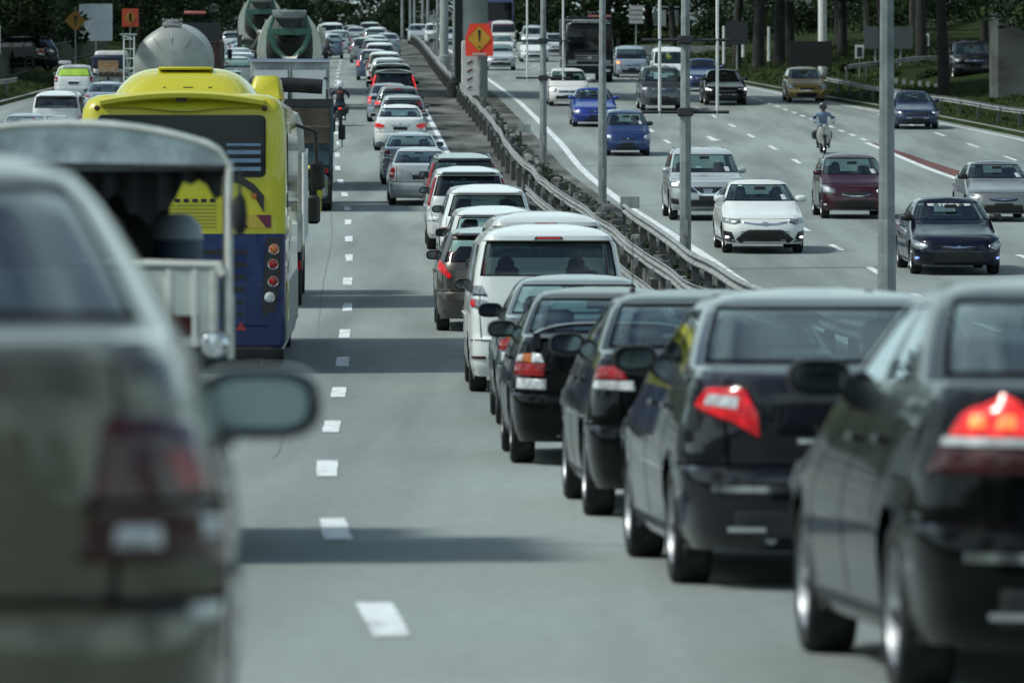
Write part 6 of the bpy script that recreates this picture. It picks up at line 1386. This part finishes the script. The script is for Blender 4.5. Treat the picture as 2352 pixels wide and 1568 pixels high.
mb = MB(); mb.lathe([(.001,-.05),(.06,-.045),(.085,-.02),(.09,.02)], M['chrome'], (.80,-.02,1.20), axis='Y', n=20); mb.obj('rear_lamp', o)
mb = MB(); mb.box((0,1.5,1.13), (1.72,3.0,.10), M['dark'], bev=.01); mb.obj('bed', o)
mb = MB(); mb.box((-.16,2.9,1.70), (1.42,.04,1.05), DKI); mb.obj('front_curtain', o)
mb = MB(); mb.box((-.895,1.5,1.9), (.02,2.9,.6), DKI); mb.obj('side_curtain', o)
mb = MB(); rows = [[(-.85+1.70*i/40, .10+.05*math.sin(i*1.9), 2.18-d*(.07+.13*abs(math.sin(i*.33+.6))**1.5+.14*math.exp(-((i-29)/4)**2)+.03*math.sin(i*2.3))) for i in range(41)] for d in (0,.35,.7,1)]; mb.grid(rows, DKI); mb.obj('gathered_sheet', o)
mb = MB(); mb.box((0,3.75,1.25), (1.5,1.4,1.15), CWH, taper=.86, bev=.12); mb.obj('cab', o)
truck_wheels(o, .905, (.75, 3.7), .31, .20); chassis(o, 4.2, z=.72)
mb = MB(); mb.box((0,.05,.62), (1.5,.1,.16), M['dark'], bev=.02); mb.obj('bumper', o)
def load(name, label, cat, x, y, z, fn):
    q = bpy.data.objects.new(name, None); COL.objects.link(q); m = Matrix.LocRotScale(lor.location, lor.rotation_euler, (1,1,1))@Matrix.Translation((x, y, z)); q.matrix_world = m; tag(q, label, cat); fn(q); return q
def f1(q):
    mb = MB(); mb.lathe([(.14,0),(.155,.05),(.15,.4),(.14,.62),(.10,.66)], plain('drum_blue', (.03,.06,.10), .5), n=20, caps=True); mb.obj('drum_body', q); mb = MB(); mb.lathe([(.15,.60),(.135,.68),(.08,.74),(.02,.75)], plain('drum_lid', (.30,.36,.42), .5), n=20); mb.obj('lid', q)
load('drum', 'dark blue drum with a pale lid standing in the bed of the canopy lorry', 'drum', .60, 1.9, 1.19, f1)
def f2(q): mb = MB(); mb.lathe([(.02,-.13),(.036,-.09),(.042,-.02),(.034,.06),(.01,.10)], DKI, n=14, caps=True); mb.obj('sack', q); mb = MB(); mb.tube([(0,0,.09),(0,0,.22)], .01, M['dark'], 5); mb.obj('cord', q)
load('bag', 'black bag hanging from the right post of the canopy lorry', 'bag', .945, -.03, 1.93, f2)
def f3(q):
    mb = MB(); mb.box((0,0,.25), (.9,.8,.5), DKI, bev=.12, rot=Matrix.Rotation(.2,3,'Z')); mb.obj('bundle', q); mb = MB(); mb.box((.2,-.1,.62), (.6,.5,.4), plain('rust_sack', (.05,.035,.03), .9, var=.5), bev=.12); mb.obj('sack', q)
load('load', 'dark bundles heaped in the bed of the canopy lorry', 'bundle', -.2, 1.7, 1.19, f3)

# --- lorry with a cream sheeted load and yellow cab ahead of the bus
o = thing('sheeted_lorry', 'lorry with a cream sheet and yellow cab, peeping out at the right of the bus', 'lorry', 95, -4.62)
mb = MB(); rbox(mb, 1.12, 0, 4.6, [(1.1,0),(2.4,0),(3.0,.03),(3.22,.12),(3.32,.35)], .14, plain('cream_sheet', (.40,.41,.36), .7, var=.25, scale=1.5, bump=.5)); mb.obj('sheeted_load', o)
panel(o, 'tail_board', rect(-1.1,1.1,.95,1.6), -.01, M['steel'], .05); cab(o, 1.08, 5.0, 6.8, 2.45, YB)
mb = MB()
for z in (1.1, 2.55): mb.tube([(1.14,-.02,z),(1.14,4.6,z)], .035, M['white'], 6)
for y in (0, 2.3, 4.6): mb.tube([(1.14,y,1.1),(1.14,y,2.6)], .035, M['white'], 6)
mb.obj('side_frame', o)
mb = MB(); mb.tube([(1.05,5.4,2.3),(1.34,5.2,2.2),(1.36,5.2,1.5),(1.1,5.3,1.3)], .04, YB, 8); mb.box((1.26,5.0,1.52), (.24,.14,.5), M['black'], bev=.05); mb.box((1.44,5.3,1.92), (.15,.12,.42), M['chrome'], bev=.05); mb.obj('big_mirror', o)
mb = MB(); mb.box((1.0,2.2,.75), (.2,1.6,.45), M['dark'], bev=.04); mb.box((.95,.05,.72), (.30,.08,.16), M['red'], bev=.01); mb.obj('side_guard', o)
truck_wheels(o, 1.12, (1.2, 5.9), .46, .26, (1.2,)); chassis(o, 6.6)
# --- tipper with rolled black cover and brown tailboard
o = thing('tipper_lorry', 'blue tipper lorry with a rolled black cover above its brown tailboard', 'lorry', 143, px(664, 143))
TB = plain('teal_steel', (.045,.085,.10), .6, .2, var=.5, scale=2); BR = plain('rusty_board', (.075,.058,.045), .8, var=.5, scale=1.6)
panel(o, 'tailboard', rect(-1.02,1.02,1.72,2.62), -.02, BR, .06); panel(o, 'tailboard_rib', rect(-1.03,1.03,2.12,2.18), -.06, plain('rib', (.11,.09,.07), .8), .04); panel(o, 'top_frame', rect(-1.08,1.08,2.64,2.84), .0, M['dark'], .08)
mb = MB(); mb.box((0,2.6,2.2), (2.06,5.0,1.0), TB, bev=.03)
for s_ in (1,-1):
    mb.box((s_*1.07,.02,2.2), (.10,.10,1.3), TB, bev=.01)
    for k in range(6): mb.box((s_*1.06,.6+k*.85,2.15), (.08,.10,1.0), TB)
mb.obj('tipping_body', o)
mb = MB(); mb.tube([(-.98,.1,3.16),(0,.1,3.19),(.84,.1,3.14)], .19, plain('rolled_cover', (.010,.009,.011), .8, var=.5, bump=.5), 14); mb.obj('rolled_cover', o)
for x in (-.95, 0, .95): mb = MB(); mb.box((x,.1,2.92), (.05,.05,.3), M['dark']); mb.obj('cover_bracket', o)
mb = MB(); mb.box((0,.1,1.35), (2.0,.12,.35), TB); mb.box((0,.08,.75), (2.1,.1,.18), M['dark']); mb.obj('under_frame', o)
for s_ in (1,-1): panel(o, 'tail_lamp', rect(s_*.85-.13,s_*.85+.13,.98,1.10), .03, M['red'], .05)
for s_ in (1,-1): panel(o, 'mud_flap', rect(s_*.8-.28,s_*.8+.28,.22,.85), .15, M['rubber'], .02)
cab(o, 1.10, 5.6, 7.3, 2.7, TB); truck_wheels(o, 1.10, (1.2, 6.4), .5, .28, (1.2,)); chassis(o, 7)
# --- white box lorry
o = thing('box_lorry', 'white box lorry with twin rear doors, beyond the blue tipper', 'lorry', 158, px(666, 158))
mb = MB(); rbox(mb, 1.10, 0, 5.6, [(1.0,0),(3.55,0),(3.60,.03)], .03, M['steel']); mb.obj('box', o)
for x0, x1 in ((-1.0,-.06),(.06,1.0)):
    q = panel(o, 'door', rect(x0,x1,1.15,3.36), -.03, plain('lorry_white', (.60,.62,.62), .45, var=.08), .05)
    for z in (1.5, 2.3, 3.1): panel(q, 'hinge', rect(-1.04 if x0 < 0 else .94, -.94 if x0 < 0 else 1.04, z, z+.06), -.065, M['dark'], .02)
    panel(q, 'lock', rrect(-.14 if x0 < 0 else .08, -.08 if x0 < 0 else .14, 3.0, 3.07, .01), -.065, M['dark'], .03)
mb = MB(); mb.tube([(-1.1,-.03,3.62),(1.1,-.03,3.62)], .05, M['chrome'], 8); mb.tube([(0,-.06,1.15),(0,-.06,3.4)], .025, M['steel'], 6); mb.obj('door_frame', o)
cab(o, 1.0, 5.8, 7.2, 2.4, M['white']); truck_wheels(o, 1.05, (1.2, 6.3), .42, .24, (1.2,)); chassis(o, 6.6)
# --- cement mixers
MG = plain('mixer_green', (.05,.13,.10), .6, var=.4, scale=2); MC = plain('mixer_cream', (.56,.57,.48), .6, var=.25, scale=1.5); MD = plain('mixer_drum', (.055,.065,.06), .75, var=.5, scale=1.2)
def mixer(label, D, X):
    o = thing('cement_mixer', label, 'cement mixer', D, X, 'cement mixers', flat=False)
    mb = MB(); mb.lathe([(.50,.75),(.78,1.1),(1.08,2.2),(1.12,3.6),(.9,4.8),(.45,5.3)], MD, (0,0,0), axis='Y', n=28); q = mb.obj('drum', o); q.location = (0,-.1,3.35); q.rotation_euler = (math.radians(-12),0,0)
    mb = MB(); mb.lathe([(.30,.62),(.44,.70),(.50,.80)], M['black'], (0,0,0), axis='Y', n=24); q2 = mb.obj('drum_mouth', q)
    for s_ in (1, -1):
        mb = MB(); rows = []
        for z, xo, w_ in ((1.75,1.22,.36),(2.4,1.28,.34),(3.0,1.20,.28),(3.45,1.00,.20),(3.85,.72,.10)):
            rows.append([(s_*(xo-w_), -.02, z), (s_*xo, -.02, z), (s_*(xo+.02), .28, z), (s_*(xo-w_), .28, z)])
        mb.grid(rows, MC, close=True); mb.quad(rows[0], MC); mb.obj('arched_guard', o)
        panel(o, 'side_panel', rect(s_*1.3-.12,s_*1.3+.12,2.6,3.35) if s_ > 0 else rect(-1.34,-1.2,1.6,1.9), .6, MC, .06)
        panel(o, 'lamp_board', rect(s_*1.2-.14,s_*1.2+.14,1.2,1.9), -.03, M['white'] if s_ > 0 else MD, .05)
    mb = MB(); mb.box((0,-.02,3.2), (1.78,.14,.30), MG, bev=.03)
    for s_ in (1,-1): mb.tube([(s_*.78,-.05,3.05),(s_*.55,-.05,2.5),(s_*.22,-.1,2.15)], .11, MG, 8); mb.tube([(s_*.80,0,3.3),(s_*.62,0,3.85)], .08, MG, 8)
    mb.obj('hopper_frame', o)
    mb = MB(); mb.lathe([(.62,3.75),(.66,3.80),(.70,4.05),(.66,4.08)], M['steel'], (0,.2,0), n=24); mb.lathe([(.2,3.2),(.6,3.76)], MD, (0,.2,0), n=20); mb.obj('hopper', o)
    mb = MB(); rows = [[(.34*math.sin(a)*k+.0, -.15-.4*t, 2.5-.5*t-.26*math.cos(a)*k) for a in [-1.5+3*i/10 for i in range(11)]] for t, k in ((0,1.25),(.5,.95),(1,.7))]; mb.grid(rows, MC); mb.obj('chute', o)
    mb = MB(); mb.tube([(0,-.45,2.0),(-.15,-.5,1.6),(-.45,-.5,1.1)], .16, MD, 10); mb.obj('chute_extension', o)
    mb = MB(); mb.box((0,3.2,1.5), (2.2,6.2,.25), MD); mb.box((.45,.1,1.25), (.9,.6,.55), MG, bev=.15); mb.box((0,.0,.85), (2.3,.12,.25), MD); mb.obj('rear_frame', o)
    mb = MB(); mb.box((-.95,.3,2.6), (.06,.06,2.2), M['steel'])
    for k in range(6): mb.box((-.82,.3,1.7+k*.32), (.26,.04,.03), M['steel'])
    mb.obj('ladder', o)
    cab(o, 1.2, 6.4, 8.2, 2.9, MC); truck_wheels(o, 1.2, (1.2, 2.5, 7.4), .52, .28, (1.2, 2.5)); chassis(o, 8); return o
m1 = mixer('cream and green cement mixer in the bus lane beyond the white box lorry', 233, px(665, 233)); m1.scale = (1.03,1,1.0)
mixer('second cement mixer, farther off and partly cut by the top of the picture', 318, px(600, 318))
# --- tanker
o = thing('tanker_lorry', 'grey tanker lorry with a domed round end and a ladder on its left', 'lorry', 185, px(395, 185))
TK = plain('tank_grey', (.30,.32,.30), .5, .15, var=.22, scale=1.2)
mb = MB(); mb.lathe([(.001,-.34),(.45,-.30),(.8,-.20),(1.08,-.06),(1.22,.10),(1.24,.3),(1.24,6.4),(1.1,6.7),(.02,6.9)], TK, (0,.35,2.93), axis='Y', n=44); mb.obj('tank', o)
mb = MB(); mb.tube([(.56*math.cos(a), .095, 2.93+.56*math.sin(a)) for a in [2*math.pi*i/28 for i in range(29)]], .014, TK, 5)
for k in range(5): a = math.pi*(.12+.19*k); mb.tube([(r*math.cos(a), .095+(.0 if r < .6 else .06 if r < .9 else .22), 2.93+r*math.sin(a)) for r in (.56,.85,1.1)], .014, TK, 5)
mb.obj('end_seams', o)
mb = MB(); mb.box((-.02,1.2,4.22), (.62,1.4,.10), M['steel'], bev=.02); mb.lathe([(.26,4.1),(.26,4.34),(.1,4.38)], M['steel'], (0,1.0,0), n=16)
for x in (-.30,.0,.30): mb.tube([(x,.8,4.2),(x,.8,4.46)], .02, M['steel'], 6)
mb.tube([(-.34,.8,4.40),(.34,.8,4.40)], .02, M['steel'], 6); mb.obj('top_hatch', o)
mb = MB()
for x in (-1.55,-1.22): mb.tube([(x,.0,1.0),(x,.0,3.9)], .03, M['white'], 6)
for k in range(9): mb.tube([(-1.55,0,1.3+k*.31),(-1.22,0,1.3+k*.31)], .02, M['white'], 6)
mb.box((-1.42,.3,3.93), (.55,.7,.04), M['steel']); mb.tube([(-1.62,0,3.92),(-1.3,0,3.8)], .03, M['white'], 6); mb.obj('ladder', o)
mb = MB(); mb.box((0,.1,1.3), (2.2,.2,.5), M['dark'], bev=.03); mb.obj('rear_frame', o); cab(o, 1.15, 7.8, 9.4, 2.8, M['white']); truck_wheels(o, 1.2, (1.0, 2.3, 8.6), .5, .28, (1.0, 2.3)); chassis(o, 9)
# --- dark dump lorry
o = thing('dump_lorry', 'dark red-black dump lorry with a red light bar, behind the tanker', 'lorry', 229, px(441, 229))
DR = plain('dark_red_steel', (.040,.012,.013), .6, var=.5, scale=1.5); DB = plain('dark_blue_board', (.010,.014,.020), .6)
mb = MB(); mb.box((0,3,2.1), (2.3,6,1.5), DR, bev=.04)
for x in (-1.1,-.4,.4,1.1): mb.box((x,-.03,2.1), (.10,.08,1.5), DR)
mb.obj('dump_body', o); panel(o, 'top_board', rect(-1.18,1.15,2.86,3.62), -.05, DB, .1); panel(o, 'tail_gate', rect(-1.05,1.05,1.5,2.75), -.01, DR, .05)
mb = MB(); mb.box((.0,5.6,3.95), (.9,.2,.12), plain('dim_red_bar', (.45,.14,.12), .4), bev=.03); mb.obj('light_bar', o); cab(o, 1.15, 6.2, 7.9, 3.2, DR); truck_wheels(o, 1.15, (1.1, 2.4, 7.2), .52, .28, (1.1, 2.4)); chassis(o, 7.6)
mb = MB(); mb.box((0,.1,.9), (2.2,.12,.3), M['dark']); mb.box((.9,.0,1.05), (.25,.08,.12), M['red']); mb.box((-.9,.0,1.05), (.25,.08,.12), M['red']); mb.obj('rear_bar', o)
# --- road works truck with amber board
o = thing('works_truck', 'small works truck with an amber slatted board and black-orange chevrons', 'lorry', 258, px(249, 258))
AB = plain('amber_board', (.42,.26,.14), .6, var=.5, scale=5); mb = MB(); mb.box((0,.9,1.45), (1.5,1.9,.6), plain('works_blue', (.008,.016,.045), .6), bev=.08); mb.obj('blue_cover', o)
for k in range(4): panel(o, 'board_slat', rect(-.46,.46,1.04+k*.125,1.145+k*.125), -.12, AB, .03)
panel(o, 'chevron_board', rect(-.66,.64,.80,.99), -.12, SGNBLK, .03)
for k in range(5): panel(o, 'chevron', [(-.60+k*.26,.805),(-.50+k*.26,.805),(-.40+k*.26,.985),(-.50+k*.26,.985)], -.14, AMB, .01)
mb = MB(); mb.box((0,-.05,1.1), (.1,.08,1.0), M['dark']); mb.box((0,1.2,.85), (1.6,3.0,.12), M['dark']); mb.obj('bed', o); cab(o, .82, 3.0, 4.4, 1.9, M['white']); truck_wheels(o, .84, (.8, 3.6), .34, .2)
panel(o, 'mud_flap', rect(-.75,-.45,.2,.7), .1, M['white'], .02); panel(o, 'mud_flap', rect(.2,.5,.2,.7), .1, M['white'], .02)

# --- oncoming black lorry
o = thing('black_lorry', 'black lorry with a chrome bumper line coming down the near oncoming lane', 'lorry', 281, px(1354, 281), flip=True)
KB = paint('lorry_black_paint', (.010,.013,.014), .1, .3, .15); cab(o, 1.18, -2.0, 0, 2.95, KB, 1, M['deep'])
mb = MB(); mb.box((0,-5.2,2.1), (2.4,6,1.9), plain('lorry_body_dark', (.02,.022,.024), .7, var=.4), bev=.05); mb.obj('dump_body', o)
mb = MB(); mb.box((0,.03,3.02), (1.7,.16,.16), M['steel'], bev=.03); mb.box((0,-.4,3.2), (2.2,.7,.12), KB, bev=.04); mb.obj('visor', o); panel(o, 'name_board', rect(-1.05,.10,3.24,3.34), .03, plain('lit_red', (.42,.16,.13), .5), .06)  # pale red colour stands in for the board's red light
panel(o, 'grille', rrect(-.75,.75,1.0,1.5,.05), .02, M['dark'], .05)
for z in (1.08,1.2,1.32): panel(o, 'grille_bar', rect(-.7,.7,z,z+.03), .05, M['chrome'], .02)
panel(o, 'emblem', rrect(-.10,.10,1.15,1.30,.05), .07, M['chrome'], .02); panel(o, 'bumper_chrome', rect(-1.15,1.15,.84,.90), .07, M['chrome'], .05); panel(o, 'bumper', rrect(-1.2,1.2,.45,.84,.05), .04, KB, .10)
for s_ in (1,-1):
    panel(o, 'headlight', rrect(s_*.85-.22,s_*.85+.22,.93,1.12,.04), .05, M['lampbox'], .06); panel(o, 'fog_lamp', rrect(s_*.9-.12,s_*.9+.12,.55,.66,.03), .10, M['clear'], .03)
    mb = MB(); mb.box((s_*.35,.03,1.62), (.45,.02,.03), M['black'], rot=Matrix.Rotation(.1*s_,3,'Y')); mb.obj('wiper', o)
truck_wheels(o, 1.2, (-1.1, -5.6, -7.0), .52, .28, (-5.6,-7.0))
mb = MB(); [mb.box((x, -4.2, .85), (.09, 7.6, .24), M['dark']) for x in (-.42,.42)]; mb.obj('chassis', o)
# --- far oncoming bus
o = thing('coach', 'blue and pink coach far behind the bridge pier, cut by the top of the picture', 'bus', 440, px(1143, 440), flip=True)
mb = MB(); rbox(mb, 1.25, -11, 0, [(.4,.02),(1.6,0),(2.9,0),(3.4,.06),(3.6,.3)], .25, plain('coach_blue', (.015,.04,.15), .4, coat=.6)); mb.obj('body', o)
panel(o, 'pink_band', rrect(-1.22,1.22,1.35,1.75,.1), .01, plain('coach_pink', (.42,.07,.16), .4), .04); panel(o, 'windscreen', rrect(-1.1,1.1,1.85,3.2,.12), .02, M['deep'], .04); panel(o, 'lower_front', rrect(-1.2,1.2,.4,1.3,.08), .01, M['black'], .04)
for s_ in (1,-1): panel(o, 'headlight', rrect(s_*.9-.15,s_*.9+.15,.75,.95,.04), .04, M['clear'], .03)
truck_wheels(o, 1.2, (-2.5, -8.5), .5, .28)
